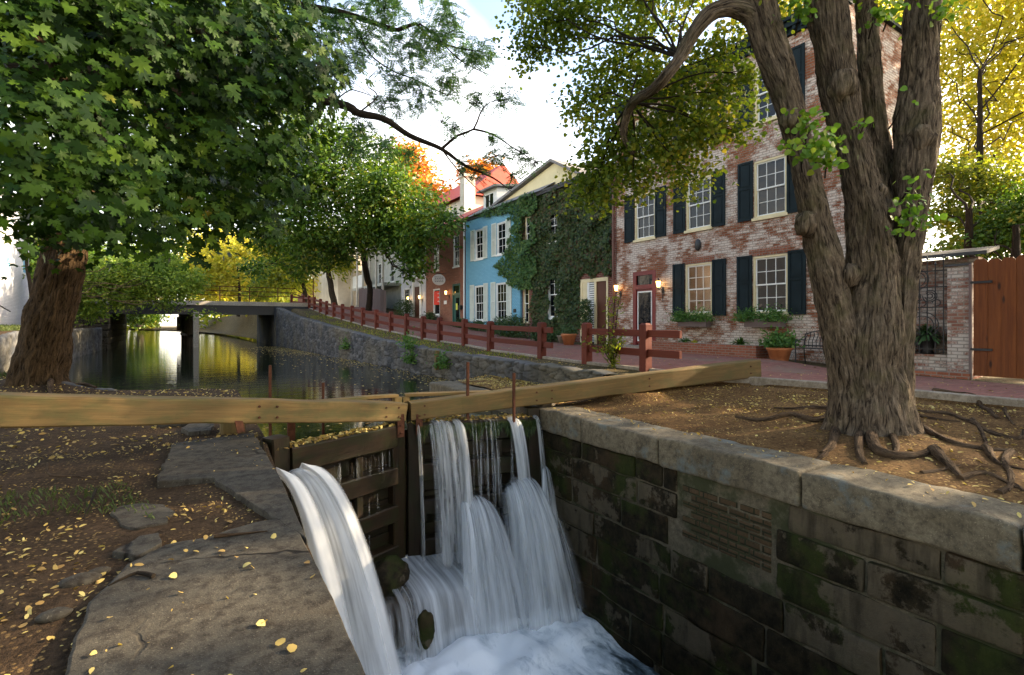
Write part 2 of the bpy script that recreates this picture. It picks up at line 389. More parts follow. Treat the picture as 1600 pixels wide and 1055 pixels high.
# soil with leaf litter
def m_soil(name, a, b, lit, dens=.5, moss=None, sc=1.0):
    g = G_(name); v = g.tc(); n = g.noise(v, 1.4*sc, 6, .62); n2 = g.noise(v, 22, 5, .7); vc = g.vor(v, 34, out='Color'); vd = g.vor(v, 34)
    c = g.mix(g.ramp(n, [(.3,0),(.7,1)]), a, b); c = g.mix(g.ramp(n2, [(.35,.75),(.55,0)]), c, tuple(x*.35 for x in a))
    sp = g.n('ShaderNodeSeparateColor'); g.put(sp.inputs[0], vc)
    k = g.math('MULTIPLY', g.math('GREATER_THAN', sp.outputs[0], 1-dens*.55), g.ramp(vd, [(.30,1),(.42,0)])); k = g.math('MULTIPLY', k, g.ramp(g.noise(v, 2.5, 3), [(.38,0),(.6,1)]))
    c = g.mix(k, c, g.mix(sp.outputs[1], lit[0], lit[1]))
    if moss: c = g.mix(g.ramp(g.noise(v, .9, 5, .65), [(.54,0),(.66,.8)]), c, moss)
    h = g.math('ADD', g.math('MULTIPLY', n2, .8), g.math('MULTIPLY', g.noise(v, 70, 3, .7), .5))
    return g.pb(c, .95, g.bump(h, .9, .03), .1)
M['soil_left'] = m_soil('damp_leafy_soil', (.034,.021,.011), (.080,.050,.027), ((.13,.075,.03),(.24,.16,.06)), .8)
M['soil_right'] = m_soil('dry_trodden_soil', (.070,.036,.014), (.20,.115,.045), ((.30,.19,.07),(.38,.27,.10)), .55)
M['soil_far'] = m_soil('grassy_soil', (.075,.055,.025), (.13,.10,.05), ((.24,.18,.09),(.30,.24,.13)), .5)
# concrete / stone
def m_stone(name, a, b, dark, moss=None, moss_lo=.52, sc=1.0, ro=.85, wet=None):
    g = G_(name); v = g.tc(); n = g.noise(v, 1.1*sc, 6, .62); n2 = g.noise(v, 14, 6, .7); n3 = g.noise(v, 90, 3, .7); n4 = g.noise(g.map(v, (1,1,.25)), 3.5*sc, 4, .6)
    c = g.mix(g.ramp(n, [(.3,0),(.7,1)]), a, b); c = g.mix(g.ramp(n2, [(.42,.0),(.66,.8)]), c, dark); c = g.mix(g.ramp(n4, [(.5,0),(.72,.5)]), c, dark)
    c = g.mix(g.ramp(n3, [(.60,0),(.74,.8)]), c, tuple(min(1,x*1.9) for x in b))
    if moss: c = g.mix(g.ramp(g.noise(v, 1.6*sc, 6, .65), [(moss_lo,0),(moss_lo+.12,.9)]), c, moss)
    h = g.math('ADD', g.math('MULTIPLY', n2, .7), g.math('MULTIPLY', n3, .4))
    return g.pb(c, ro, g.bump(h, .6, .012), .25)
def m_slab(name, a, b, dark):
    g = G_(name); v = g.tc(); n = g.noise(v, .9, 6, .65); n2 = g.noise(v, 11, 6, .72); n3 = g.noise(v, 75, 3, .7)
    c = g.mix(g.ramp(n, [(.3,0),(.7,1)]), a, b); c = g.mix(g.ramp(n2, [(.45,.0),(.62,.85)]), c, dark)
    c = g.mix(g.ramp(g.noise(g.map(v, lo=(5,2,0)), 1.6, 5, .65), [(.56,0),(.68,.5)]), c, (.035,.023,.012))
    c = g.mix(g.ramp(g.noise(g.map(v, lo=(1,9,0)), 2.4, 5, .65), [(.58,0),(.68,.5)]), c, (.09,.082,.062))
    c = g.mix(g.ramp(n3, [(.60,0),(.72,.8)]), c, tuple(x*2.2 for x in b))
    dv = g.n('ShaderNodeVectorMath', operation='MULTIPLY_ADD'); nt = g.n('ShaderNodeTexNoise'); g.put(nt.inputs['Vector'], v); nt.inputs['Scale'].default_value = 4
    g.put(dv.inputs[0], nt.outputs['Color']); dv.inputs[1].default_value = (.25,.25,0); g.put(dv.inputs[2], v)
    e = g.vor(g.map(dv.outputs[0], (1,1,0)), .75, 'DISTANCE_TO_EDGE'); k = g.math('MULTIPLY', g.ramp(e, [(.004,1),(.012,0)]), g.ramp(g.noise(v, .8, 2), [(.45,0),(.55,1)]))
    c = g.mix(k, c, (.008,.006,.004)); h = g.math('SUBTRACT', g.math('ADD', g.math('MULTIPLY', n2, .8), g.math('MULTIPLY', n3, .4)), k)
    return g.pb(c, .85, g.bump(h, .8, .014), .2)
M['slab'] = m_slab('lock_slab_concrete', (.042,.036,.026), (.076,.067,.050), (.018,.014,.010))
M['coping'] = m_stone('worn_coping_sandstone', (.09,.074,.046), (.19,.158,.105), (.035,.027,.018), moss=(.11,.13,.125), moss_lo=.56, sc=1.6)
M['mortar'] = m_stone('lime_mortar', (.09,.075,.045), (.16,.13,.085), (.05,.04,.025), moss=(.03,.035,.012), moss_lo=.45)
M['conc'] = m_stone('pale_concrete', (.30,.27,.22), (.42,.39,.33), (.2,.17,.13))
M['kerb'] = m_stone('kerb_stone', (.24,.20,.15), (.36,.31,.24), (.14,.11,.08))
g = G_('mossy_lock_ashlar'); v = g.tc(); r = g.geo('Random Per Island'); n = g.noise(v, 1.0, 6, .65, .1); n2 = g.noise(v, 7, 6, .7); n3 = g.noise(v, 60, 3, .7)
c = g.mix(g.ramp(n2, [(.35,0),(.65,1)]), (.007,.006,.0035), (.034,.025,.013))
c = g.mix(g.ramp(g.noise(g.map(v, lo=(3,1,5)), 1.3, 6, .65), [(.50,0),(.60,.9)]), c, g.mix(n2, (.012,.018,.004), (.045,.055,.012)))
c = g.mix(g.ramp(g.noise(g.map(v, lo=(8,3,2)), .9, 6, .65), [(.53,0),(.62,.85)]), c, g.mix(n2, (.022,.014,.007), (.075,.047,.024)))
f = g.math('ADD', g.math('MULTIPLY', r, .30), g.math('MULTIPLY', g.noise(g.map(v, lo=(1,7,3)), 1.7, 7, .68, .15), .9)); lf = g.ramp(f, [(.665,0),(.70,.8)])
c = g.mix(lf, c, g.mix(n2, (.06,.046,.028), (.145,.117,.078)))
c = g.mix(g.ramp(g.noise(g.map(v, (3,3,.5)), 2.2, 5, .6), [(.50,0),(.72,.7)]), c, (.006,.006,.003))
c = g.mix(g.ramp(n3, [(.64,0),(.76,.5)]), c, (.14,.11,.07))
h = g.math('ADD', g.math('MULTIPLY', n2, .8), g.math('MULTIPLY', n3, .35)); M['ashlar'] = g.pb(c, .8, g.bump(h, .8, .03), .10)
# rubble: per-stone tone in attribute
g = G_('canal_rubble_stone'); at = g.n('ShaderNodeVertexColor'); at.layer_name = 'tone'; sp = g.n('ShaderNodeSeparateColor'); g.put(sp.inputs[0], at.outputs[0]); v = g.tc()
c = g.mix(sp.outputs[0], (.035,.040,.048), (.15,.15,.15)); c = g.mix(g.ramp(g.noise(v, .5, 4), [(.45,0),(.62,.65)]), c, (.15,.13,.085)); c = g.mix(g.ramp(g.noise(v, 9, 5, .65), [(.45,0),(.7,.6)]), c, (.05,.05,.045))
c = g.mix(sp.outputs[1], c, (.035,.033,.028)); M['rubble'] = g.pb(c, .9, g.bump(g.noise(v, 18, 5, .7), .8, .03), .15)

# canal water
g = G_('still_canal_water'); v = g.tc(); n = g.noise(g.map(v, (.5,1.6,1), rot=(0,0,.1)), 1.6, 3, .5); n2 = g.noise(g.map(v, (1,3,1)), 5, 3, .5)
M['water'] = g.pb((.010,.014,.008), .03, g.bump(g.math('ADD', n, g.math('MULTIPLY', n2, .25)), .10, .06), .55)
# white falling water: streaks along v, across u
def m_fall(name, dens, su=16, base=.0, col=(.90,.93,.95), sv=.55):
    g = G_(name); uv = g.tc('UV'); n = g.noise(g.map(uv, (su, sv, 1)), 1.0, 5, .62); n2 = g.noise(g.map(uv, (su*3.3, sv*1.1, 1)), 1.0, 3, .6)
    at = g.n('ShaderNodeVertexColor'); at.layer_name = 'edge'; sp = g.n('ShaderNodeSeparateColor'); g.put(sp.inputs[0], at.outputs[0])
    a = g.math('ADD', g.math('MULTIPLY', n, .75), g.math('MULTIPLY', n2, .25)); a = g.math('ADD', a, sp.outputs[1])
    al = g.ramp(a, [(dens, 0), (dens+.20, .55), (dens+.42, .95)]); al = g.math('MULTIPLY', al, sp.outputs[0], True)
    c = g.mix(g.ramp(n, [(.35,0),(.65,1)]), tuple(x*.72 for x in col), col)
    g.pb(c, .45, g.bump(n, .12, .02), .25)
    t = g.n('ShaderNodeBsdfTranslucent'); g.put(t.inputs[0], c); ms = g.n('ShaderNodeMixShader'); ms.inputs[0].default_value = .4
    g.t.links.new(g.b.outputs[0], ms.inputs[1]); g.t.links.new(t.outputs[0], ms.inputs[2])
    tr = g.n('ShaderNodeBsdfTransparent'); m2 = g.n('ShaderNodeMixShader'); g.put(m2.inputs[0], al); g.t.links.new(tr.outputs[0], m2.inputs[1]); g.t.links.new(ms.outputs[0], m2.inputs[2])
    g.t.links.new(m2.outputs[0], g.out.inputs[0]); return g.m
M['fall'] = m_fall('white_falling_water', .43, 9)
M['fall_thin'] = m_fall('thin_falling_water', .50, 14)
M['fall_thick'] = m_fall('heavy_white_water', .02, 2.2, col=(.93,.95,.96), sv=.30)
g = G_('churning_foam'); v = g.tc(); at = g.n('ShaderNodeVertexColor'); at.layer_name = 'edge'; sp = g.n('ShaderNodeSeparateColor'); g.put(sp.inputs[0], at.outputs[0])
n = g.noise(g.map(v, (1.3,.8,1)), 1.9, 7, .66, .9); n2 = g.noise(g.map(v, (1.6,.7,1)), 7, 5, .65, .5)
f = g.math('ADD', g.math('ADD', g.math('MULTIPLY', n, .7), g.math('MULTIPLY', n2, .3)), g.math('SUBTRACT', sp.outputs[0], .5))
c = g.ramp(f, [(.38,(.010,.014,.016)),(.47,(.10,.13,.145)),(.56,(.50,.55,.58)),(.70,(.92,.94,.95))])
M['foam'] = g.pb(c, .45, g.bump(g.math('ADD', n, n2), .25, .03), .4)

# leaves
M['maple'] = m_leaf('maple_leaf', [(0,(.005,.016,.002)),(.4,(.016,.045,.004)),(.72,(.050,.105,.009)),(.93,(.13,.20,.02)),(1,(.42,.30,.04))], .15, .5, .15)
M['linden'] = m_leaf('linden_leaf', [(0,(.045,.08,.012)),(.4,(.11,.17,.022)),(.75,(.22,.25,.03)),(1,(.45,.33,.04))], .62, .5)
M['sprout'] = m_leaf('sprout_leaf', [(0,(.06,.14,.015)),(.6,(.14,.26,.03)),(1,(.32,.36,.05))], .45, .5)
M['locust'] = m_leaf('locust_leaflet', [(0,(.04,.10,.06)),(.6,(.08,.17,.08)),(1,(.18,.25,.08))], .5, .5)
M['midgreen'] = m_leaf('roadside_tree_leaf', [(0,(.022,.055,.008)),(.45,(.055,.12,.014)),(.8,(.13,.19,.02)),(1,(.34,.24,.03))], .4, .5)
M['yellow'] = m_leaf('sunlit_yellow_leaf', [(0,(.22,.25,.02)),(.4,(.42,.40,.06)),(.8,(.60,.52,.11)),(1,(.66,.50,.11))], .68, .55)
M['yellowgreen'] = m_leaf('yellow_green_leaf', [(0,(.07,.11,.015)),(.5,(.19,.23,.028)),(1,(.42,.37,.035))], .55, .55)
M['lightgreen'] = m_leaf('light_green_leaf', [(0,(.06,.12,.015)),(.5,(.15,.24,.03)),(1,(.34,.38,.06))], .5, .55)
M['orange'] = m_leaf('orange_leaf', [(0,(.30,.10,.02)),(.5,(.5,.18,.03)),(1,(.5,.30,.04))], .5, .55)
M['ivy'] = m_leaf('ivy_leaf', [(0,(.008,.020,.004)),(.35,(.022,.048,.008)),(.62,(.055,.080,.014)),(.84,(.080,.062,.024)),(1,(.13,.075,.035))], .2, .55)
M['ivy_green'] = m_leaf('fresh_ivy_leaf', [(0,(.02,.055,.012)),(.5,(.045,.11,.02)),(1,(.12,.18,.03))], .3, .5)
M['shrub'] = m_leaf('shrub_leaf', [(0,(.02,.05,.015)),(.5,(.05,.10,.03)),(1,(.12,.14,.05))], .3, .55)
M['plant'] = m_leaf('pot_plant_leaf', [(0,(.03,.09,.02)),(.6,(.08,.18,.03)),(1,(.2,.26,.06))], .35, .5)
M['fallen'] = m_leaf('fallen_yellow_leaf', [(0,(.16,.09,.03)),(.3,(.34,.22,.07)),(.6,(.50,.36,.10)),(.85,(.60,.50,.18)),(1,(.70,.42,.02))], .2, .7)
M['grass'] = m_leaf('grass_blade', [(0,(.035,.05,.012)),(.5,(.06,.09,.02)),(1,(.12,.13,.035))], .3, .6)
M['bark_big'] = m_bark('ridged_grey_brown_bark', (.155,.112,.072), (.30,.23,.155), (.014,.009,.006), moss=(.085,.075,.030), sc=1.5)
M['bark_maple'] = m_bark('maple_bark', (.080,.050,.024), (.145,.092,.046), (.012,.008,.004), sc=1.3)
M['bark_dark'] = m_bark('dark_twig_bark', (.03,.022,.014), (.06,.045,.03), (.02,.015,.01), sc=1.5)
M['root'] = m_bark('root_bark', (.10,.06,.033), (.20,.135,.08), (.02,.012,.006), sc=1.4)
# ------------------------------------------------------------------ leaf builder
def half(pts): 
    return np.array(pts+[(-x, y) for x, y in pts[::-1] if x > 1e-6], float)
MAPLE = half([(0,1.05),(.10,.76),(.30,.78),(.17,.38),(.46,.54),(.56,.70),(.92,.56),(.62,.20),(.90,-.02),(.46,-.08),(.50,-.34),(.18,-.22),(.03,-.10)])
MAPLE2 = half([(0,1.0),(.16,.66),(.24,.44),(.80,.50),(.50,.05),(.5,-.28)])
HEART = half([(0,.75),(.42,.45),(.62,.02),(.42,-.38),(.12,-.42)])
OVAL = np.array([(0,1),(.30,.45),(.34,-.1),(.16,-.7),(-.16,-.7),(-.34,-.1),(-.30,.45)], float)
QUAD = np.array([(0,1),(.48,.15),(.22,-.8),(-.22,-.8),(-.48,.15)], float)
DIAM = np.array([(0,1),(.42,0),(0,-1),(-.42,0)], float)
IVYL = half([(0,1.0),(.25,.45),(.75,.45),(.5,-.1),(.35,-.5)])

def nrm(a): return a/np.maximum(np.linalg.norm(a, axis=-1, keepdims=True), 1e-9)
def leaves(name, C, N, T, S, outline, mat, parent=None, cup=.18, fan=True, kind=None, base=None):
    C = np.asarray(C, float); N = nrm(np.asarray(N, float)); T = np.asarray(T, float); S = np.asarray(S, float).reshape(-1)
    T = nrm(T-N*np.sum(T*N, 1, keepdims=True)); B = np.cross(T, N); K = len(outline); n = len(C)
    o = np.array(outline)
    if fan: o = np.vstack([[0, .1], o])
    r2 = (o**2).sum(1); z = -cup*r2 + cup*.8*np.abs(o[:,0])
    V = C[:,None,:] + S[:,None,None]*(o[None,:,0,None]*B[:,None,:]+o[None,:,1,None]*T[:,None,:]+z[None,:,None]*N[:,None,:])
    kk = len(o)
    off = np.array(parent_world(parent)) if parent is not None else np.zeros(3)
    V = V.reshape(-1,3)-off
    if fan:
        k = np.arange(K); tri = np.stack([np.zeros(K,int), k+1, (k+1) % K+1], 1)
        F = (tri[None]+np.arange(n)[:,None,None]*kk).reshape(-1,3); per = 3
    else:
        F = (np.arange(K)[None]+np.arange(n)[:,None]*kk).reshape(-1,K); per = K
    me = bpy.data.meshes.new(name); me.vertices.add(len(V)); me.vertices.foreach_set('co', V.astype(np.float32).ravel())
    me.loops.add(F.size); me.loops.foreach_set('vertex_index', F.astype(np.int32).ravel())
    me.polygons.add(len(F)); me.polygons.foreach_set('loop_start', (np.arange(len(F))*per).astype(np.int32))
    try: me.polygons.foreach_set('loop_total', np.full(len(F), per, np.int32))
    except Exception: pass
    me.update(calc_edges=True); me.validate(); me.materials.append(mat)
    return link(name, me, parent)

def blob_points(blobs, n, per=8, spread=.25, lo=.55, squash=1.0):
    """clustered points in a set of balls (centre, radius); returns points, outward normals, blob index"""
    Cn = np.array([b[0] for b in blobs]); R = np.array([b[1] for b in blobs]); w = R**2; w /= w.sum()
    nc = max(1, n//per); bi = rng.choice(len(blobs), nc, p=w)
    d = nrm(rng.normal(size=(nc,3))); rr = R[bi]*(lo+(1.08-lo)*rng.random(nc)**.7)
    cc = Cn[bi]+d*rr[:,None]*np.array([1,1,squash])
    idx = np.repeat(np.arange(nc), per); sp = spread*(.6+.8*rng.random(nc))
    pts = cc[idx]+rng.normal(size=(len(idx),3))*sp[idx][:,None]*np.array([1,1,.55])
    out = nrm(pts-Cn[bi[idx]]); return pts, out, bi[idx], cc[idx]
def pxblobs(lst, sc=1.0):
    return [(P(x, y, z), r*z/800*sc) for x, y, z, r in lst]
def crown(name, blobs, n, size, outline, mat, parent, per=8, spread=.3, lo=.5, up=.6, outw=.6, rnd=.7, droop=.6, fan=False, cup=.18, keep=None):
    p, o, bi, cc = blob_points(blobs, n, per, spread, lo)
    if keep is not None:
        k = keep(p); p, o, cc = p[k], o[k], cc[k]
    m = len(p); N = o*outw+np.array([0,0,up])+rng.normal(size=(m,3))*rnd
    T = (p-cc)*1.2/max(spread,.01)+np.array([0,0,-droop])+rng.normal(size=(m,3))*.5+o*.5
    S = size*(.65+.6*rng.random(m))
    return leaves(name, p, N, T, S, outline, mat, parent, cup, fan)
def wiggle(p0, p1, n=8, amp=.1, sag=0, seed=0):
    p0 = np.array(p0, float); p1 = np.array(p1, float); L = np.linalg.norm(p1-p0); out = []
    for i in range(n+1):
        t = i/n; q = p0+(p1-p0)*t; w = math.sin(math.pi*t)
        q = q+np.array(mnoise.noise_vector(Vector(q*.9)+Vector((seed,0,0))))*amp*L*w*.6
        q[2] += sag*4*t*(1-t); out.append(q)
    return out
def limbs(mb, start, blobs, r0=.12, r1=.015, n=8, amp=.18, twigs=3, sag=.3):
    for i, (c, R) in enumerate(blobs):
        s = start if not callable(start) else start(c)
        pts = wiggle(s, c, n, amp, sag, i*3.7); L = np.linalg.norm(np.array(c)-np.array(s))
        mb.tube(pts, np.linspace(r0, r1, n+1), 6, cap=False)
        for k in range(twigs):
            d = nrm(rng.normal(size=3)); b = pts[rng.integers(n//2, n+1)]
            mb.tube(wiggle(b, np.array(c)+d*R*.8, 5, .2, 0, k), np.linspace(r1*1.3, r1*.35, 6), 5, cap=False)
def spline(pts, rad, step=.12):
    """Catmull-Rom through pts with radii"""
    pts = [np.array(p, float) for p in pts]; q = [2*pts[0]-pts[1]]+pts+[2*pts[-1]-pts[-2]]; r = [rad[0]]+list(rad)+[rad[-1]]; op = []; orr = []
    for i in range(1, len(q)-2):
        n = max(2, int(np.linalg.norm(q[i+1]-q[i])/step))
        for k in range(n):
            t = k/n; a = .5*((2*q[i])+(-q[i-1]+q[i+1])*t+(2*q[i-1]-5*q[i]+4*q[i+1]-q[i+2])*t*t+(-q[i-1]+3*q[i]-3*q[i+1]+q[i+2])*t**3)
            op.append(a); s_ = t*t*(3-2*t); orr.append(r[i]*(1-s_)+r[i+1]*s_)
    op.append(q[-2]); orr.append(r[-2]); return op, orr

# ------------------------------------------------------------------ shape of the land
def pz(Y): return np.interp(Y, [-20,3,6.5,7.8,12,15,18,21,24,28,32,37,42,47,400], [.28,.30,.36,.50,.53,.56,.68,.80,1.02,1.30,1.62,2.0,2.6,2.95,2.95])
def kx(Y): return np.interp(Y, [-30,1,2.4,4.5,6.2,7.2,7.8,9.8,12,17,21,29,37,45,47,400], [11.6,11.0,10.8,10.5,9.9,8.9,8.35,8.35,8.55,9.0,8.85,8.45,8.4,8.2,7.6,7.0])
def cxr(Y): return np.interp(Y, [7,15,22,32,42,60,90,140,300], [6.9,6.9,6.75,6.3,5.9,5.6,4.0,-2,-60])
def lx(Y): return np.interp(Y, [-3,5.5,7.7,13.4,14.0,14.5,15.3,16.6,18,20,43,60,90,140,300], [.45,.78,.90,1.0,.4,-1.2,-2.3,-3.2,-4.3,-4.9,-4.6,-5.6,-8,-15,-76])
WL = -.25
def nzf(X, Y, f=.8, a=.03):
    return a*(np.sin(X*f*2.1+1.3*np.sin(Y*f*1.7))*np.cos(Y*f*1.9+.7)+.5*np.sin(X*f*5.3+Y*f*4.1))
def zr(X, Y):
    X = np.asarray(X, float); Y = np.asarray(Y, float); k = kx(Y)
    u = (X-5.85)/np.maximum(k-5.85, .1); p = pz(Y)
    near = -.05*smooth((5.90-X)/.10)+smooth(u*.95+.02)*(p-.13)+nzf(X,Y)*smooth(u*3)*smooth((k-X)*2)
    d2 = (X-7.6)**2+(Y-3.3)**2; near = near+.10*np.exp(-d2/1.6)*smooth((X-5.9)*1.5)*smooth((k-X)*1.5)
    far = p-.05+nzf(X,Y,1.5,.02)*smooth((k-X)*2)
    w = smooth((Y-6.4)/1.2)*smooth((X-6.6)/.35)
    z = near*(1-w)+far*w
    return np.where(X > k, p-.02, z)
def zl(X, Y):
    X = np.asarray(X, float); Y = np.asarray(Y, float)
    d = lx(Y)-X
    z = -.035+nzf(X,Y,1.1,.022)*smooth(d)
    z = z + smooth((Y-14)/10)*1.25*smooth(d*2+.6) + smooth((d-3)/8)*smooth((Y-10)/8)*.5
    d2 = (X+3.0)**2+(Y-15.4)**2; return z+.18*np.exp(-d2/1.5)
def sheet(name, fz, X2, Y2, mat):
    Z = fz(X2, Y2); A = np.stack([X2, Y2, Z], -1); mb = MB(); mb.grid(A, sm=True); o = mb.build(name, mat); return struct(o)
def dens(a, b, n, p): return a+(b-a)*np.linspace(0,1,n)**p
# right bank in front (beside the lock)
Ys = np.linspace(-14, 7.55, 130); T_ = np.concatenate([np.linspace(0,1,60)])
X2 = 5.60+(kx(Ys)[:,None]+.02-5.60)*T_[None]; sheet('right_bank_soil', zr, X2, np.repeat(Ys[:,None], 60, 1), M['soil_right'])
# right bank beyond the lock, between wall top and kerb
Ys = np.concatenate([np.linspace(7.45, 48, 160), np.linspace(49, 300, 40)]); T_ = np.linspace(0,1,14)
X2 = (cxr(Ys)-.0)[:,None]+(kx(Ys)+.02-cxr(Ys))[:,None]*T_[None]; sheet('right_bank_verge', zr, X2, np.repeat(Ys[:,None], 14, 1), M['soil_far'])
# brick path
Ys = np.concatenate([np.linspace(-14, 50, 150)]); T_ = np.linspace(0,1,10)
X2 = (kx(Ys)+.10)[:,None]+(13.45-kx(Ys)-.10)[:,None]*T_[None]; sheet('brick_path', lambda X, Y: pz(Y)+.02+X*0, X2, np.repeat(Ys[:,None], 10, 1), M['path_brick'])
# kerb of the path
mb = MB(); Ys = np.concatenate([np.linspace(-14, 7.75, 60), np.linspace(7.9, 50, 60)])
prof = [(-.03,-.22),(-.03,.02),(-.015,.035),(.10,.035),(.115,.02),(.115,-.1)]
A = np.array([[(kx(y)+a, y, pz(y)+b) for a, b in prof] for y in Ys]); mb.grid(A, sm=False); struct(mb.build('path_kerb', M['kerb']))
# ground under the houses out to the horizon
Ys = np.concatenate([np.linspace(-40,60,50), np.linspace(70,700,12)]); Xs = np.concatenate([np.linspace(13.4, 40, 12), np.linspace(60, 900, 8)])
sheet('ground', lambda X, Y: pz(Y)+.0+X*0, np.repeat(Xs[None], len(Ys), 0), np.repeat(Ys[:,None], len(Xs), 1), M['soil_far'])
# left bank
Ys = np.concatenate([np.linspace(-6, 13, 110), np.linspace(13.05, 20.5, 90), np.linspace(21, 300, 70)])
T_ = np.concatenate([[0], dens(0.002, 1, 60, 2.4)]); X2 = lx(Ys)[:,None]-.001-T_[None]*70
sheet('left_bank_soil', zl, X2, np.repeat(Ys[:,None], len(T_), 1), M['soil_left'])
mb = MB(); mb.add([(-900,-60,-.3),(-70,-60,-.3),(-70,700,1.6),(-900,700,1.6)], [(0,1,2,3)]); struct(mb.build('distant_left_ground', M['soil_far']))
# canal water above the lock
A = np.array([[(-85, y, WL), (cxr(max(y, 7))+1.2, y, WL)] for y in [8.3, 14, 30, 60, 120, 300]]); mb = MB()
ring = [(.86,7.30),(3.0,8.05),(5.24,7.42),(5.24,12.2),(7.4,12.3)]
mb = MB(); mb.add([(x, y, WL) for x, y in [(.86,7.25),(3.0,8.02),(5.24,7.40),(7.6,7.40),(7.6,30),(6.9,60),(60,300),(-85,300),(-9,60),(-5.6,30),(-5.6,13.0),(.0,13.0),(.80,12.0)]], [tuple(range(13))])
struct(mb.build('canal_water', M['water']))
mb = MB(); mb.box(-60, 7.0, 8.2, 300, -1.6, -1.3); mb.box(.9, 5.3, 8.15, 8.4, -2.4, -.6); struct(mb.build('canal_bed', M['soil_left']))
# floating leaves along the right wall and behind the gate
def scatter(n, x0, x1, y0, y1, fz, ok=None, lift=.012):
    X = rng.uniform(x0, x1, n); Y = rng.uniform(y0, y1, n)
    if ok is not None: k = ok(X, Y); X, Y = X[k], Y[k]
    return np.stack([X, Y, fz(X, Y)+lift], 1)
def flat_leaves(name, pts, smin, smax, outline, mat, tilt=.35, **kw):
    n = len(pts); N = np.tile([0,0,1.0], (n,1))+rng.normal(size=(n,3))*tilt; a = rng.random(n)*6.283
    T = np.stack([np.cos(a), np.sin(a), a*0], 1); return leaves(name, pts, N, T, smin+(smax-smin)*rng.random(n)**2, outline, mat, **kw)
p1 = scatter(9000, 3.2, 6.9, 11, 42, lambda X, Y: WL+X*0, lambda X, Y: (X < cxr(Y)-.03) & (rng.random(len(X)) < .04+.9*smooth(1-(cxr(Y)-X)/1.5)*(.35+.65*(np.sin(Y*.6)>-.2))+.5*smooth((Y-26)/6)*smooth(1-(cxr(Y)-X)/3)), .006)
p2 = scatter(1500, .9, 5.3, 7.4, 10, lambda X, Y: WL+X*0, lambda X, Y: (Y > 8.15-.33*np.abs(X-3)) & (rng.random(len(X)) < .10+1.0*smooth(1-(Y-(8.1-.33*np.abs(X-3)))/.35)), .006)
o = flat_leaves('floating_leaves', np.vstack([p1, p2]), .025, .07, QUAD, M['fallen'], .1, fan=False); struct(o, 'stuff')
o['label'] = 'fallen leaves floating on the canal along the stone wall'; o['category'] = 'floating leaves'

# ------------------------------------------------------------------ retaining walls
def tone_attr(o, fn):
    me = o.data; ca = me.color_attributes.new('tone', 'FLOAT_COLOR', 'POINT'); n = len(me.vertices)
    co = np.empty(n*3); me.vertices.foreach_get('co', co); co = co.reshape(-1,3); ca.data.foreach_set('color', fn(co).astype(np.float32).ravel())
def rubble_wall(name, path, ztop, zbot, du, dz, label, depth=.05, sc=3.9, cap=.45, side=1):
    """irregular stone wall along path(t) -> (x, y); t is metres along; stones stick out towards `side`"""
    L = path['L']; nu = int(L/du); res = []; V = []; tone = []
    us = np.linspace(0, L, nu+1)
    nzv = int((max(ztop(u) for u in us)-zbot)/dz)
    A = np.zeros((nu+1, nzv+4, 3)); Tn = np.zeros((nu+1, nzv+4, 4))
    for i, u in enumerate(us):
        x, y, nx, ny = path['f'](u); zt = ztop(u)+.05*mnoise.noise(Vector((u*1.7,0,0)))+.03*mnoise.noise(Vector((u*6,3,0)))
        for j in range(nzv+4):
            if j <= nzv:
                z = zbot+(zt-zbot)*j/nzv; q = Vector((u*sc*.75, z*sc*1.25, 1.0)); q += mnoise.noise_vector(q*.8)*.25
                ds, ps = mnoise.voronoi(q); e = min(1, (ds[1]-ds[0])/.13); bulge = e*e*(3-2*e)
                hsh = (math.sin(ps[0].x*12.9+ps[0].y*78.2)*43758.5) % 1
                d = depth*(bulge*(.55+.6*hsh)-.2)+.02*mnoise.noise(Vector((u*9, z*9, 0)))
                if j == nzv: d -= .03
                A[i,j] = (x+nx*d, y+ny*d, z); Tn[i,j] = (hsh*.9+.05, 1-min(1, e*1.6), 0, 1)
            else:
                k = j-nzv; A[i,j] = (x-nx*cap*k/3, y-ny*cap*k/3, zt+.01-(.05 if k == 3 else 0)); Tn[i,j] = (.5, .1, 0, 1)
    mb = MB(); mb.grid(A, sm=True, flip=(side < 0)); o = mb.build(name, M['rubble'])
    ca = o.data.color_attributes.new('tone', 'FLOAT_COLOR', 'POINT'); ca.data.foreach_set('color', Tn.reshape(-1,4).astype(np.float32).ravel())
    return tag(o, label, 'stone wall')
def pathfn(fx, y0, y1, nxs):
    def f(u):
        y = y0+u; x = float(fx(y)); dx = float(fx(y+.05)-fx(y-.05))/.1; n = math.hypot(1, dx); return x, y, nxs/n, -nxs*dx/n
    return {'L': y1-y0, 'f': f}
rubble_wall('canal_wall', pathfn(cxr, 7.5, 43.0, -1), lambda u: float(pz(7.5+u))+.02, -.6, .07, .06, 'grey rubble retaining wall below the brick path, rising to the bridge', side=-1)
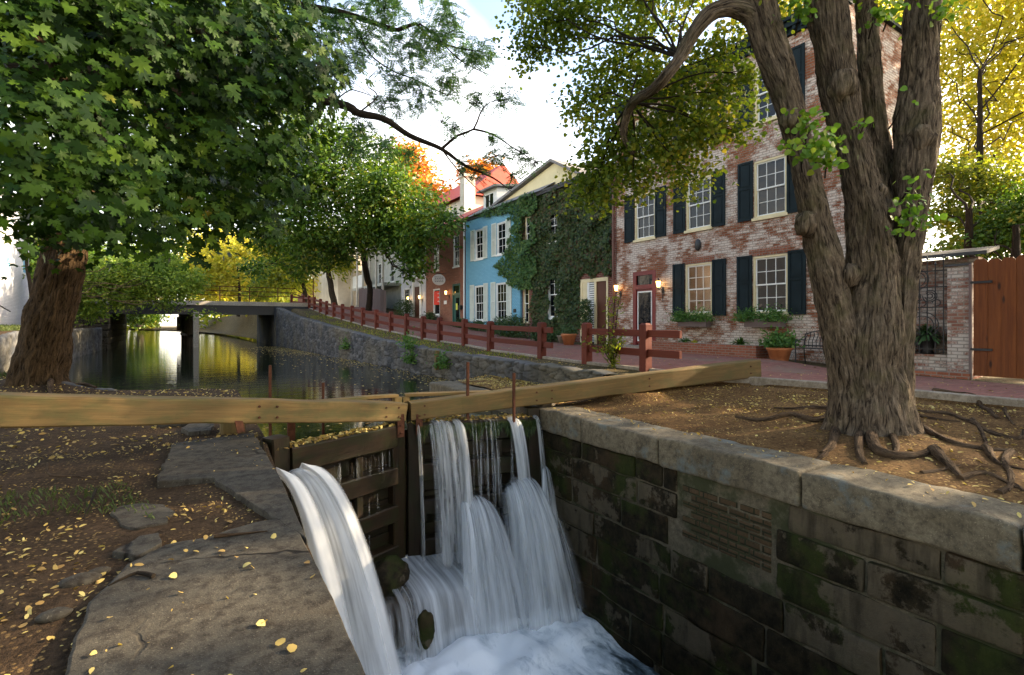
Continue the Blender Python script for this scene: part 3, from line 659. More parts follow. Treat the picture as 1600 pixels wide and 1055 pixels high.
# left bank wall beyond the tree, following the bend of the bank
pp = [(float(lx(y)), y) for y in np.concatenate([np.linspace(13.9, 20, 30), np.linspace(20.5, 43, 20)])]
cum = np.concatenate([[0], np.cumsum([math.hypot(pp[i+1][0]-pp[i][0], pp[i+1][1]-pp[i][1]) for i in range(len(pp)-1)])])
def lf(u):
    x = np.interp(u, cum, [p[0] for p in pp]); y = np.interp(u, cum, [p[1] for p in pp]); x2 = np.interp(u+.2, cum, [p[0] for p in pp]); y2 = np.interp(u+.2, cum, [p[1] for p in pp])
    dx, dy = x2-x, y2-y; n = math.hypot(dx, dy) or 1; return x, y, dy/n, -dx/n
rubble_wall('left_canal_wall', {'L': cum[-1]-.3, 'f': lf}, lambda u: float(zl(lf(u)[0]-.3, lf(u)[1]))-.03, -.6, .1, .09, 'stone retaining wall on the left bank between tree and bridge', cap=.2)

# ------------------------------------------------------------------ the lock chamber
RX = 5.23
t = thing('lock_wall', 'dark mossy ashlar wall of the lock chamber with pale coping stones on top', 'lock wall', (RX+.3, 3, -3.6))
mb = MB(); mb.box(RX+.040, RX+.75, -6, 7.5, -4.2, -.05); mb.build('mortar_core', M['mortar'], t)
mb = MB(); z = -.36; hs = [.30,.34,.40,.36,.42,.38,.44,.40,.42]; ci = 0
for h in hs:
    y = 7.42
    while y > -4:
        L = random.uniform(.75, 1.55) if random.random() > .2 else random.uniform(.35,.6); y2 = max(y-L, -4.5)
        lo_y, hi_y = y2+.012, y-.012
        if not (z-h < -.50 and z > -1.20 and hi_y > 3.12 and lo_y < 4.3):
            pr = random.uniform(0, .028); mb.block((RX+.0-pr+.028, lo_y, z-h+.012), (RX+.30, hi_y, z-.010), r=.03, step=.08, amp=.024, fr=2.6)
        else:
            if hi_y > 4.5: mb.block((RX+.01, 4.36, z-h+.012), (RX+.30, hi_y, z-.010), r=.028, step=.13, amp=.012, fr=2.2)
            if lo_y < 2.9: mb.block((RX+.01, lo_y, z-h+.012), (RX+.30, 3.06, z-.010), r=.028, step=.13, amp=.012, fr=2.2)
        y = y2
    z -= h
mb.build('ashlar_blocks', M['ashlar'], t)
mb = MB(); z = -.53
for r_ in range(7):
    y = 4.28-(.13 if r_ % 2 else 0)
    while y > 3.14:
        mb.block((RX+.026+random.uniform(0,.010), max(y-.245, 3.12), z-.080), (RX+.2, y, z), r=.014, step=.1, amp=.007, fr=5); y -= .262
    z -= .094
mb.build('brick_infill', M['brick_moss'], t)
edges = [7.45, 6.19, 4.63, 2.79, 1.17, -.6, -2.6, -5]
for i in range(len(edges)-1):
    a, b = edges[i+1]+.008, edges[i]-.008; mb = MB(); dx = random.uniform(-.015,.015)
    mb.block((RX-.03+dx, a, -.355), (RX+.64, b, .005+random.uniform(-.01,.012)), r=.035, step=.06, amp=.026, fr=2.6)
    mb.build('coping_stone', M['coping'], t)
t = thing('lock_wall', 'left wall of the lock chamber, mostly hidden below the concrete slabs', 'lock wall', (.4, 3, -3.6))
mb = MB(); Ys = np.linspace(-5, 7.3, 40)
A = np.array([[(float(lx(y))-.02-.03*(j == 0)+.02*mnoise.noise(Vector((y*2, j, 0))), y, [-.02,-.05,-.4,-1,-2,-3,-4.2][j]) for j in range(7)] for y in Ys]); mb.grid(A, sm=True, flip=False)
A = np.array([[(float(lx(y))-.05-.05*j, y, -.02-.02*j) for j in range(2)] for y in Ys]); mb.grid(A); mb.build('wall_face', M['ashlar'], t)
# recess behind the gates
mb = MB(); mb.box(RX+.02, RX+.3, 7.4, 12.0, -1.2, -.04); mb.build('upper_wing', M['slab'], t) if False else None
# ledge above the lock on the right: stone quay with soil on it
t = thing('stone_quay', 'low stone quay at the water behind the right gate, leaves on top', 'stone quay', (6, 10, -.6))
for a, b in [(7.6,9.0),(9.02,10.5),(10.52,12.2)]:
    mb = MB(); mb.block((RX+.02, a, -.9), (RX+.65, b, -.01), r=.05, step=.15, amp=.02, fr=2); mb.build('edge_stone', M['coping'], t)
mb = MB(); mb.block((RX+.66, 11.55, -.9), (7.0, 12.2, -.012), r=.05, step=.15, amp=.02, fr=2); mb.build('end_stone', M['coping'], t)
Ys = np.linspace(7.4, 11.6, 24); Xs = np.linspace(RX+.6, 7.05, 14); X2, Y2 = np.meshgrid(Xs, Ys)
mb = MB(); mb.grid(np.stack([X2, Y2, .0+.10*smooth((X2-5.9)/1.1)+nzf(X2, Y2, 2, .02)], -1)); mb.build('quay_soil', M['soil_right'], t)

# lower water, foam and sill
t_low = None
Xg = np.linspace(.2, 5.3, 120); Yg = np.concatenate([np.linspace(-3, 3, 30), np.linspace(3.05, 7.6, 110)]); X2, Y2 = np.meshgrid(Xg, Yg)
Z = np.zeros_like(X2); Ed = np.zeros_like(X2)
def imp(x, y, s): return np.exp(-((X2-x)**2+(Y2-y)**2)/s)
amp = imp(2.1,6.0,.5)+imp(3.7,6.1,.7)+imp(4.5,6.1,.8)+.5*imp(3.0,5.5,.9)
for i in range(Z.shape[0]):
    for j in range(Z.shape[1]):
        v = Vector((X2[i,j]*2.2, Y2[i,j]*2.2, 0)); Z[i,j] = mnoise.noise(v*.9)*.10+mnoise.noise(v*2.2)*.022
Z = -3.12+Z*(.5+1.0*np.clip(amp,0,1.2))+.13*np.clip(amp,0,1.3)
mb = MB(); mb.grid(np.stack([X2, Y2, Z], -1)); o = mb.build('lower_lock_water', M['foam']); struct(o)
E = np.clip(.49+.22*np.clip(amp,0,1)-.08*smooth((5.6-Y2)/2.0)-.07*smooth((X2-4.7)/.5)*smooth((5.6-Y2)), 0, 1)
ca = o.data.color_attributes.new('edge', 'FLOAT_COLOR', 'POINT'); ca.data.foreach_set('color', np.stack([E.ravel()]*3+[E.ravel()*0+1], 1).astype(np.float32).ravel())
t = thing('lock_sill', 'dark wet stone and timber sill under the gates, water running over it', 'lock sill', (3, 7.4, -3.3))
mb = MB(); mb.block((.95, 6.98, -3.6), (5.2, 8.3, -2.42), r=.10, step=.25, amp=.04, fr=1.5); mb.build('sill_block', M['ashlar'], t)
for (x, y, z, rx, ry, rz) in [(2.32,6.62,-2.28,.42,.34,.26),(2.62,6.50,-2.62,.20,.18,.30),(1.7,6.9,-2.4,.4,.3,.25)]:
    pass
def boulder(name, label, c, r, mat, amp=.18, n=18):
    th = np.linspace(0, math.pi, n); ph = np.linspace(0, 2*math.pi, 2*n); A = np.zeros((n, 2*n, 3))
    for i, a in enumerate(th):
        for j, b in enumerate(ph):
            d = Vector((math.sin(a)*math.cos(b), math.sin(a)*math.sin(b), math.cos(a))); k = 1+amp*mnoise.noise(d*1.6+Vector(c))+amp*.4*mnoise.noise(d*4)
            A[i,j] = (c[0]+d.x*r[0]*k, c[1]+d.y*r[1]*k, c[2]+d.z*r[2]*k)
    mb = MB(); mb.grid(A, sm=True); return tag(mb.build(name, mat), label, 'boulder')
boulder('boulder', 'dark rounded boulder at the foot of the gates beside the big water jet', (2.50,7.40,-2.30), (.36,.30,.30), M['ashlar'])
boulder('boulder', 'small upright mossy stone parting the cascade below the gate', (2.80,6.62,-2.76), (.13,.13,.27), M['ashlar'])

# ------------------------------------------------------------------ lock gates
def gate(label, Mp, Hp, beam_pts, side):
    """Mp mitre point, Hp heel point (x, y); beam_pts: two ends (x, y, ztop, h)"""
    t = thing('lock_gate', label, 'lock gate', (Hp[0], Hp[1], -3.2)); a = np.array(Mp); b = np.array(Hp); d = b-a; L = np.linalg.norm(d); d = d/L; nrm_ = np.array((d[1], -d[0]))
    if nrm_[1] > 0: nrm_ = -nrm_          # downstream side
    def q(s, z, off=0): p = a+d*s+nrm_*off; return (p[0], p[1], z)
    W = 'wood_wet'
    mb = MB(); mb.obox(q(.115,-2.5), q(.115,.10 if side < 0 else .06), .25, .22, bev=.015, n=14, wob=.012, up=(nrm_[0],nrm_[1],0)); mb.build('mitre_post', M[W], t)
    mb = MB(); mb.obox(q(L-.10,-3.1), q(L-.10,.02), .24, .26, bev=.02, n=14, wob=.012, up=(nrm_[0],nrm_[1],0)); mb.build('heel_post', M[W], t)
    for zc, h in [(-.29,.34),(-.92,.28),(-1.50,.26),(-2.15,.28)]:
        mb = MB(); mb.obox(q(.2,zc,.05), q(L-.22,zc,.05), .24, h, bev=.018, n=10, wob=.02); mb.build('rail', M[W], t)
    mb = MB(); zz = -.50
    while zz > -2.4:
        mb.obox(q(.2,zz-.13,-.06), q(L-.22,zz-.13,-.06), .07, .25, bev=.008, n=6, wob=.012); zz -= .262
    mb.build('planking', M[W], t)
    # brace timbers between the rails
    mb = MB()
    for s in ([.75, 1.5] if side > 0 else [.9, 1.65]):
        mb.obox(q(s,-.48,.09), q(s,-2.1,.09), .12, .10, bev=.01, n=8, wob=.01, up=(nrm_[0],nrm_[1],0))
    mb.build('stile', M[W], t)
    (x0,y0,z0,h0),(x1,y1,z1,h1) = beam_pts
    mb = MB(); mb.obox((x0,y0,z0-h0/2), (x1,y1,z1-h1/2), .30, h0, h1, bev=.018, n=26, wob=.018); mb.build('balance_beam', M['wood_beam'], t)
    return t, q, L
tl, ql, Ll = gate('left lock gate, its long weathered balance beam running out past the tree trunk', (2.95,8.00), (.90,7.22),
    [(2.93,7.92,.225,.29),(-4.3,6.25,1.17,.31)], -1)
tr, qr, Lr = gate('right lock gate, water pouring over its crest, balance beam resting towards the brick house', (3.07,8.00), (5.22,7.36),
    [(3.07,7.92,.225,.29),(10.15,6.35,.73,.35)], 1)
for tt, (xa, ya, za), (xb, yb, zb), lst in ((tl, (2.93,7.92,.08), (-4.3,6.25,1.015), (.02,.05,.27,.30,.62)), (tr, (3.07,7.92,.08), (10.15,6.35,.555), (.03,.30,.34,.62,.96))):
    d_ = np.array((xb-xa, yb-ya, zb-za)); nn = nrm(np.array((d_[1], -d_[0], 0.0))); nn = nn if nn[1] < 0 else -nn
    for s_ in lst:
        for dz in (-.07,.07):
            mb = MB(); q_ = np.array((xa,ya,za))+d_*s_+nn*.149+np.array((0,0,dz)); mb.tube([q_, q_+nn*.014], .016, 8); mb.build('bolt', M['rust'], tt)
# small cap rail behind the beams where the two gates meet
for tt, pa, pb_ in ((tl, (2.93,8.14,.31), (1.30,7.85,.34)), (tr, (3.07,8.14,.31), (4.55,7.86,.28))):
    mb = MB(); mb.obox(pa, pb_, .16, .05, bev=.008, n=8, wob=.01); mb.build('cap_board', M['wood_beam'], tt)
    mb = MB(); x = pa[0]; mb.obox((x,pa[1]-.02,-.1), (x,pa[1]-.02,.285), .13, .13, bev=.01); mb.build('cap_post', M['wood_beam'], tt)
# rusty straps at the mitre
for tt, x, dx in ((tl, 2.86, -.0), (tr, 3.17, .0)):
    mb = MB(); mb.box(x-.055, x+.055, 7.745, 7.762, -.30, .06 if tt is tl else .04)
    for zz in (-.24,-.12,.0): mb.lathe([(.0,0),(.018,0),(.018,.016),(0,.016)], (x,7.74,zz), 8)
    mb.build('strap', M['rust'], tt)
# strap over the left beam by the heel
p = P(372, 600, 6.35); mb = MB()
mb.obox(P(366,632,6.42), P(377,676,6.38), .09, .02, up=(.3,-.9,0)); mb.build('strap', M['rust'], tl)
# iron stems that work the paddles
def stem(px, ytop, ybot, zc, tt, r=.022):
    a = P(px, ytop, zc); b = P(px, ybot, zc); b[0:2] = a[0:2]; mb = MB(); mb.obox(a, b, r*1.7, r*1.7, bev=.006, n=6, wob=.006); mb.build('paddle_stem', M['rust'], tt)
stem(422, 571, 695, 7.25, tl); stem(505, 598, 680, 7.75, tl)
stem(731, 566, 668, 8.55, tr, .026); stem(803, 583, 668, 8.62, tr, .026)
mb = MB(); a = P(455,652,7.35); mb.box(a[0]-.05, a[0]+.05, a[1]-.04, a[1]+.04, -.18, a[2]); mb.build('paddle_guide', M['rust'], tl)
# stub posts that carry the left beam at its heel, and the blocks at the right heel
mb = MB(); a = G(363, 672); mb.obox((a[0],a[1],-.15), (a[0],a[1],.33), .30, .26, bev=.03, n=3, wob=.01, up=(0,1,0)); mb.build('heel_block', M['wood_beam'], tl)
mb = MB(); mb.obox((5.15,7.62,-.15), (5.15,7.62,.16), .16, .16, bev=.02, up=(0,1,0)); mb.build('heel_block', M['wood_old'], tr); mb = MB(); mb.obox((5.50,7.55,-.1), (5.50,7.55,.15), .22, .22, bev=.02, up=(0,1,0)); mb.build('heel_block', M['wood_old'], tr)
mb = MB(); mb.obox((4.6,7.66,.07), (7.4,7.25,.13), .10, .05, bev=.01, n=6, wob=.01); mb.build('walk_plank', M['wood_old'], tr)
# litter of leaves caught on the gate crests
pts = []
for (Mp, Hp) in (((2.95,8.0),(.95,7.24)), ((3.07,8.0),(5.2,7.38))):
    n = 420; s = rng.random(n); base = np.array(Mp)[None]+(np.array(Hp)-np.array(Mp))[None]*s[:,None]
    pts.append(np.column_stack([base[:,0]+rng.normal(size=n)*.03, base[:,1]+rng.uniform(-.16,.12,n), -.115+rng.random(n)*.02]))
o = flat_leaves('gate_litter', np.vstack(pts), .02, .06, QUAD, M['fallen'], .6, fan=False); struct(o, 'stuff'); o['label'] = 'fallen leaves caught along the tops of the lock gates'; o['category'] = 'leaf litter'
# weed hanging from the right gate's crest
n = 2600; s = rng.random(n)*.9+.07; base = np.array((3.07,8.0))[None]+(np.array((5.22,7.36))-np.array((3.07,8.0)))[None]*s[:,None]
ln = (.10+.32*np.abs(np.sin(s*23))*rng.random(n)); C = np.column_stack([base[:,0]-.04, base[:,1]-.21-rng.random(n)*.03, -.14-ln*.5])
o = leaves('water_weed', C, np.tile([-.3,-1,.1], (n,1))+rng.normal(size=(n,3))*.4, np.tile([0,0,-1.0], (n,1))+rng.normal(size=(n,3))*.15, ln*.35+.02, DIAM*np.array([.12,1]), M['ivy'], fan=False); struct(o, 'stuff'); o['label'] = 'dark weed hanging from the crest of the right lock gate'; o['category'] = 'water weed'

# ------------------------------------------------------------------ falling water
def fall(name, label, path, width, mat, nu=26, nv=44, bulge=.05, ridge=.03, wd=(1,0,0), fade=(.06,.10), bias=0.0, seed=0, cat='waterfall', vs=1.0, twist=0, edge_u=.10):
    """sheet of water: path = list of centre points, width = list"""
    pts, w = spline(path, width, .08); idx = np.linspace(0, len(pts)-1, nv); pts = np.array(pts); w = np.array(w)
    pc = np.stack([np.interp(idx, np.arange(len(pts)), pts[:,k]) for k in range(3)], 1); wc = np.interp(idx, np.arange(len(w)), w)
    wd = np.array(wd, float); A = np.zeros((nu, nv, 3)); UV = np.zeros((nu, nv, 2)); E = np.zeros((nu, nv, 4)); L = 0
    for j in range(nv):
        t = pc[min(j+1,nv-1)]-pc[max(j-1,0)]; t /= np.linalg.norm(t); 
        if j: L += np.linalg.norm(pc[j]-pc[j-1])
        n_ = np.cross(wd, t); n_ /= np.linalg.norm(n_)
        if n_[1] > 0: n_ = -n_
        for i in range(nu):
            u = i/(nu-1); s = (u-.5)*wc[j]
            rg = mnoise.noise(Vector((u*w[0]*14+seed, L*.35, seed)))*ridge+mnoise.noise(Vector((u*w[0]*40+seed, L*.5, seed)))*ridge*.4
            q = pc[j]+wd*s+n_*(bulge*math.sin(math.pi*u)+rg)
            A[i,j] = q; UV[i,j] = (u*w.max(), L*vs+seed)
            v = j/(nv-1); e = min(1, v/max(fade[0],1e-3))*min(1, (1-v)/max(fade[1],1e-3))
            eu = min(1, min(u, 1-u)/edge_u); ragged = .5+.5*mnoise.noise(Vector((u*9+seed, 0, 3)))
            E[i,j] = (max(0, min(1, e))*min(1, eu*1.1), bias+.12*(v-.3)*ragged+(eu-1)*.12, 0, 1)
    mb = MB(); mb.grid(A, uv=UV, sm=True); o = mb.build(name, mat)
    ca = o.data.color_attributes.new('edge', 'FLOAT_COLOR', 'POINT'); ca.data.foreach_set('color', E.reshape(-1,4).astype(np.float32).ravel())
    tag(o, label, cat, kind='structure'); return o
def para(p0, v0, zend, n=7, g_=9.8):
    """free-fall path"""
    p0 = np.array(p0, float); v0 = np.array(v0, float); T = (v0[2]+math.sqrt(v0[2]**2+2*g_*(p0[2]-zend)))/g_
    return [p0+v0*t+np.array([0,0,-.5*g_*t*t]) for t in np.linspace(0, T, n)]
# big twin jet from the left gate
J1 = para((.93,6.90,-.36), (.82,-1.15,.75), -3.15, 8); J2 = para((1.16,7.03,-.38), (1.18,-.95,1.10), -3.15, 8)
for k, (J, w0, w1, lb) in enumerate(((J1,.10,.36,'left of the two thick white jets arching down beside the concrete slab'), (J2,.12,.30,'right of the two thick white jets arching down beside the concrete slab'))):
    w = np.linspace(w0, w1, 8)
    wn_ = np.array((.86,-.45,.30)); wn_ /= np.linalg.norm(wn_)
    root = None
    for m_ in range(3):
        Jm = [q+np.array([0,.05*(m_-1),-.03*m_]) for q in J]
        o = fall('water_jet', lb, Jm, list(w*(1-.1*m_)*1.05), M['fall_thick'], 30, 50, bulge=.09-.05*m_, ridge=.03, wd=wn_, fade=(.02,.03), bias=.30-.07*m_, seed=k*7+m_*3, edge_u=.16)
        if m_ == 0: root = o
        else:
            o.parent = root; o.name = 'inner_stream'
            for kk in ('label','category','kind'): del o[kk]
o = fall('water_jet', 'thin veil of water between the two white jets', [q*(.5)+r_*.5 for q, r_ in zip(J1, J2)], list(np.linspace(.1,.62,8)), M['fall'], 26, 44, bulge=.02, ridge=.03, wd=wn_, fade=(.12,.03), bias=.30, seed=31)
# sheets falling from the right gate's crest
def crest(s, off=.20): p = np.array((3.07,8.0))+(np.array((5.22,7.36))-np.array((3.07,8.0)))*s; return np.array((p[0]-.06*off, p[1]-off, -.16))
gdir = np.array((2.15,-.64,0)); gdir /= np.linalg.norm(gdir)
def over(s, w, zend, label, mat, v=.75, bias=0.0, seed=0, spread=1.15, **kw):
    c = crest(s); J = [c+np.array((0,.17,.02)), c+np.array((0,.08,.015))]+para(c, (0,-v,0), zend, 8)
    n = len(J); return fall('waterfall', label, J, list(np.linspace(w, w*spread, n)), mat, 30, 46, wd=gdir, bias=bias, seed=seed, fade=(.03,.05), **kw)
over(.215, .46, -2.32, 'wide clear sheet of water falling from the right gate beside the mitre post', M['fall'], bias=.03, seed=2)
over(.20, .40, -2.32, 'second layer of the wide water sheet beside the mitre post', M['fall'], v=.6, bias=.0, seed=5)
over(.335, .16, -2.32, 'narrow streaked strand at the right edge of the wide water sheet', M['fall'], bias=.12, seed=9)
over(.76, .22, -2.35, 'bright narrow chute of water falling in front of the right iron stem', M['fall'], bias=.16, seed=12)
over(.775, .16, -2.35, 'inner strand of the bright narrow chute of water', M['fall'], v=.6, bias=.05, seed=14)
over(.045, .06, -2.3, 'thin trickle down the right gate next to the mitre post', M['fall_thin'], v=.35, bias=.12, seed=17)
over(.945, .09, -1.9, 'thin strand of water near the right heel post', M['fall_thin'], v=.45, bias=.14, seed=19)
over(.52, .60, -2.3, 'faint veil of drips down the middle of the right gate', M['fall_thin'], v=.30, bias=-.02, seed=22)
over(.5, 1.9, -2.3, 'fine drips all across the face of the right gate', M['fall_thin'], v=.22, bias=-.06, seed=25, spread=1.0)
# drips on the left gate
gl_ = np.array((2.05,.78,0)); gl_ /= np.linalg.norm(gl_)
for k, (s0, z0, z1, w, b_) in enumerate([(.45,-.47,-.80,1.2,-.03),(.5,-1.06,-1.40,1.3,-.06),(.55,-1.64,-2.1,1.1,-.08),(.2,-.47,-.8,.5,-.05)]):
    p = np.array((2.95,8.0))+(np.array((.9,7.22))-np.array((2.95,8.0)))*s0; c = np.array((p[0]+.06, p[1]-.17, z0))
    fall('waterfall', ['drips between the upper rails of the left gate','drips between the middle rails of the left gate','drips between the lower rails of the left gate','short drips at the mitre end of the left gate'][k], para(c, (0,-.12,0), z1, 5), [w]*5, M['fall_thin'], 30, 14, wd=gl_, bias=b_, seed=40+k*3, bulge=.0, fade=(.1,.25))
# sluice fans from the right gate's paddles
for k, (x, y, z, w0, w1, vx, vy, lb) in enumerate([
    (3.95,7.35,-1.45,.50,1.15,-.05,-1.5,'left of the two broad white fans bursting from the right gate paddles'),
    (4.66,7.10,-1.20,.60,1.25,.05,-1.4,'right of the two broad white fans bursting from the right gate paddles')]):
    root = None
    for m_ in range(3):
        J = para((x, y+.06*m_, z-.05*m_), (vx, vy*(1-.18*m_), .35), -3.15, 8)
        w = np.linspace(w0, w1, 8)*(1-.06*m_)
        o = fall('sluice_fan', lb, J, list(w), M['fall'], 44, 46, wd=(.97,-.22,0), bulge=.18-.06*m_, ridge=.07, bias=.10+.05*m_, seed=60+k*9+m_*4, fade=(.10,.10), edge_u=.22)
        if m_ == 0: root = o
        else:
            o.parent = root; o.name = 'inner_stream'
            for kk in ('label','category','kind'): del o[kk]
fall('sluice_fan', 'feathered spray leaning left from the left fan', para((3.72,7.30,-1.35), (-.32,-1.2,.3), -3.1, 7), list(np.linspace(.1,.30,7)), M['fall'], 20, 40, wd=(.97,-.22,0), bias=.14, seed=80)
fall('sluice_fan', 'feathered spray shooting up against the lock wall at the right', para((5.12,7.0,-.95), (-.55,-1.1,.2), -2.6, 7), list(np.linspace(.12,.40,7)), M['fall'], 20, 40, wd=(.97,-.22,0), bias=.14, seed=84)
prof = [(7.95,-2.27),(7.7,-2.28),(7.45,-2.29),(7.28,-2.30),(7.13,-2.33),(7.02,-2.40),(6.94,-2.52),(6.87,-2.68),(6.81,-2.84),(6.76,-3.0),(6.72,-3.2)]
pp_, _ = spline([(0,y,z) for y, z in prof], [1]*len(prof), .04); pp_ = np.array(pp_); xs_ = np.linspace(1.3, 5.15, 150); A = np.zeros((150, len(pp_), 3)); UV = np.zeros((150, len(pp_), 2)); E = np.zeros((150, len(pp_), 4)); cum_ = np.concatenate([[0], np.cumsum(np.linalg.norm(np.diff(pp_, axis=0), axis=1))])
for i, x in enumerate(xs_):
    for j, p in enumerate(pp_):
        fz = smooth((7.35-p[1])*3); e = .16*mnoise.noise(Vector((x*1.3, 2, 0)))+.06*mnoise.noise(Vector((x*4, 0, cum_[j]*.3)))+.03*mnoise.noise(Vector((x*11, 0, cum_[j]*.3)))
        A[i,j] = (x, p[1]-e*fz-.26*fz, p[2]+.03*mnoise.noise(Vector((x*2.5, p[1]*2.5, 1)))*(1-fz)); UV[i,j] = (x, cum_[j])
        b_ = -.03+.20*np.exp(-((x-3.2)**2)/.5)+.14*float(smooth((x-3.5)))-.16*float(smooth((2.6-x)*2))-.12*math.exp(-((x-2.62)/.14)**2); E[i,j] = (1, b_+.06*fz, 0, 1)
mb = MB(); mb.grid(A, uv=UV); o = mb.build('cascade', M['fall']); struct(o); ca = o.data.color_attributes.new('edge', 'FLOAT_COLOR', 'POINT'); ca.data.foreach_set('color', E.reshape(-1,4).astype(np.float32).ravel()); o['label'] = 'sheet of water spreading over the stone sill and tumbling off its edge'; o['category'] = 'cascade'
for k, (px, w_, h_) in enumerate([(575,.07,1.0),(637,.07,.95)]):
    pass
# ------------------------------------------------------------------ houses along the path (fronts face the canal, towards -X)
FX = 14.5
def front(mb, X, Y0, Y1, z0, z1, holes, rev=.14):
    ys = sorted(set([Y0, Y1]+[h[0] for h in holes]+[h[1] for h in holes])); zs = sorted(set([z0, z1]+[h[2] for h in holes]+[h[3] for h in holes]))
    for a, b in zip(ys, ys[1:]):
        for c, d in zip(zs, zs[1:]):
            if any(h[0] <= (a+b)/2 <= h[1] and h[2] <= (c+d)/2 <= h[3] for h in holes): continue
            mb.add([(X,a,c),(X,a,d),(X,b,d),(X,b,c)], [(0,1,2,3)])
    for a, b, c, d in [h[:4] for h in holes]:
        R = X+rev
        mb.add([(X,a,c),(R,a,c),(R,a,d),(X,a,d)], [(0,1,2,3)]); mb.add([(X,b,c),(X,b,d),(R,b,d),(R,b,c)], [(0,1,2,3)])
        mb.add([(X,a,d),(R,a,d),(R,b,d),(X,b,d)], [(0,1,2,3)]); mb.add([(X,a,c),(X,b,c),(R,b,c),(R,a,c)], [(0,1,2,3)])
def shell(mb, X, Y0, Y1, z0, z1, dep):
    B = X+dep
    mb.add([(X,Y0,z0),(B,Y0,z0),(B,Y0,z1),(X,Y0,z1)], [(0,1,2,3)]); mb.add([(X,Y1,z0),(X,Y1,z1),(B,Y1,z1),(B,Y1,z0)], [(0,1,2,3)])
    mb.add([(B,Y0,z0),(B,Y1,z0),(B,Y1,z1),(B,Y0,z1)], [(0,1,2,3)]); mb.add([(X,Y0,z1),(B,Y0,z1),(B,Y1,z1),(X,Y1,z1)], [(0,1,2,3)])
def window(house, X, yc, w, z0, z1, cols=3, rows=2, frame='cream_paint', sash='white_paint', glass='glass', fw=.055, sill=True, sillm=None, double=True):
    """sash window filling the opening (w wide, z0..z1)"""
    a, b = yc-w/2, yc+w/2; mb = MB(); xf = X+.035
    mb.box(xf-.03, xf+.09, a, a+fw, z0, z1); mb.box(xf-.03, xf+.09, b-fw, b, z0, z1); mb.box(xf-.03, xf+.09, a+fw, b-fw, z1-fw, z1); mb.box(xf-.03, xf+.09, a+fw, b-fw, z0, z0+fw*.8)
    win = mb.build('window', M[frame], house)
    A, B, C, D = a+fw+.002, b-fw-.002, z0+fw*.8+.002, z1-fw-.002; mid = (C+D)/2; s = .042; mt = .018; mb = MB()
    for lo, hi, x in ((C, mid+.02, xf+.055), (mid-.02, D, xf+.025)) if double else ((C, D, xf+.04),):
        mb.box(x-.02, x+.018, A, A+s, lo, hi); mb.box(x-.02, x+.018, B-s, B, lo, hi); mb.box(x-.019, x+.017, A+s, B-s, lo, lo+s); mb.box(x-.019, x+.017, A+s, B-s, hi-s, hi)
        for k in range(1, cols): y = A+s+(B-A-2*s)*k/cols; mb.box(x-.010, x+.010, y-mt/2, y+mt/2, lo+s, hi-s)
        for k in range(1, rows): z = lo+s+(hi-lo-2*s)*k/rows; mb.box(x-.008, x+.008, A+s, B-s, z-mt/2, z+mt/2)
    mb.build('sash', M[sash], win)
    mb = MB(); mb.add([(xf+.062,A,C),(xf+.062,A,mid),(xf+.062,B,mid),(xf+.062,B,C)], [(0,1,2,3)]); mb.add([(xf+.036,A,mid),(xf+.030,A,D),(xf+.030,B,D),(xf+.036,B,mid)], [(0,1,2,3)]); mb.build('pane', M[glass], win)
    if sill:
        mb = MB(); mb.box(X-.06, X+.10, a-.05, b+.05, z0-.085, z0-.002); mb.build('sill', M[sillm or frame], win)
    return win
def shutter(house, X, y0, y1, z0, z1, mat, louv=False, mid=.5):
    mb = MB(); x0, x1 = X-.052, X-.012; s = .065
    mb.box(x0, x1, y0, y0+s, z0, z1); mb.box(x0, x1, y1-s, y1, z0, z1)
    m = z0+(z1-z0)*mid
    for c, d in ((z0, z0+s*1.3),(m-s/2, m+s/2),(z1-s, z1)): mb.box(x0+.001, x1, y0+s, y1-s, c, d)
    for c, d in ((z0+s*1.3, m-s/2),(m+s/2, z1-s)):
        if louv:
            z = c
            while z < d-.02: mb.add([(x0+.004,y0+s,z),(x0+.004,y1-s,z),(x1-.006,y1-s,z+.045),(x1-.006,y0+s,z+.045)], [(0,1,2,3)]); z += .05
            mb.box(x1-.005, x1-.001, y0+s, y1-s, c, d)
        else:
            mb.box(x0+.02, x1-.002, y0+s, y1-s, c, d); i = .045; mb.box(x0+.008, x0+.024, y0+s+i, y1-s-i, c+i, d-i)
    return mb.build('shutter', M[mat], house)

# --- the large whitewashed brick house
Y0, Y1, ZB, ZT = 6.55, 15.0, .1, 10.0
bh = thing('brick_house', 'three-storey worn whitewashed brick house with dark shutters and a red framed door', 'house', (FX, 10.8, .3))
cols = [8.63, 11.12, 13.5]; holes = []; wins = []
for c in cols[:2]: holes.append((c-.53, c+.53, 1.80, 3.50))
for c in cols:
    holes.append((c-.50, c+.50, 4.66, 6.36)); holes.append((c-.48, c+.48, 7.52, 9.22))
holes.append((12.97, 14.10, .66, 3.45))
mb = MB(); front(mb, FX, Y0, Y1, ZB, ZT, holes); shell(mb, FX, Y0, Y1, ZB, ZT, 4.6); mb.build('wall', M['brick_wash'], bh)
for c in cols[:2]: window(bh, FX, c, 1.06, 1.80, 3.50, glass='glass_clear' if c > 10 else 'glass')
for c in cols: window(bh, FX, c, 1.0, 4.66, 6.36); window(bh, FX, c, .96, 7.52, 9.22)
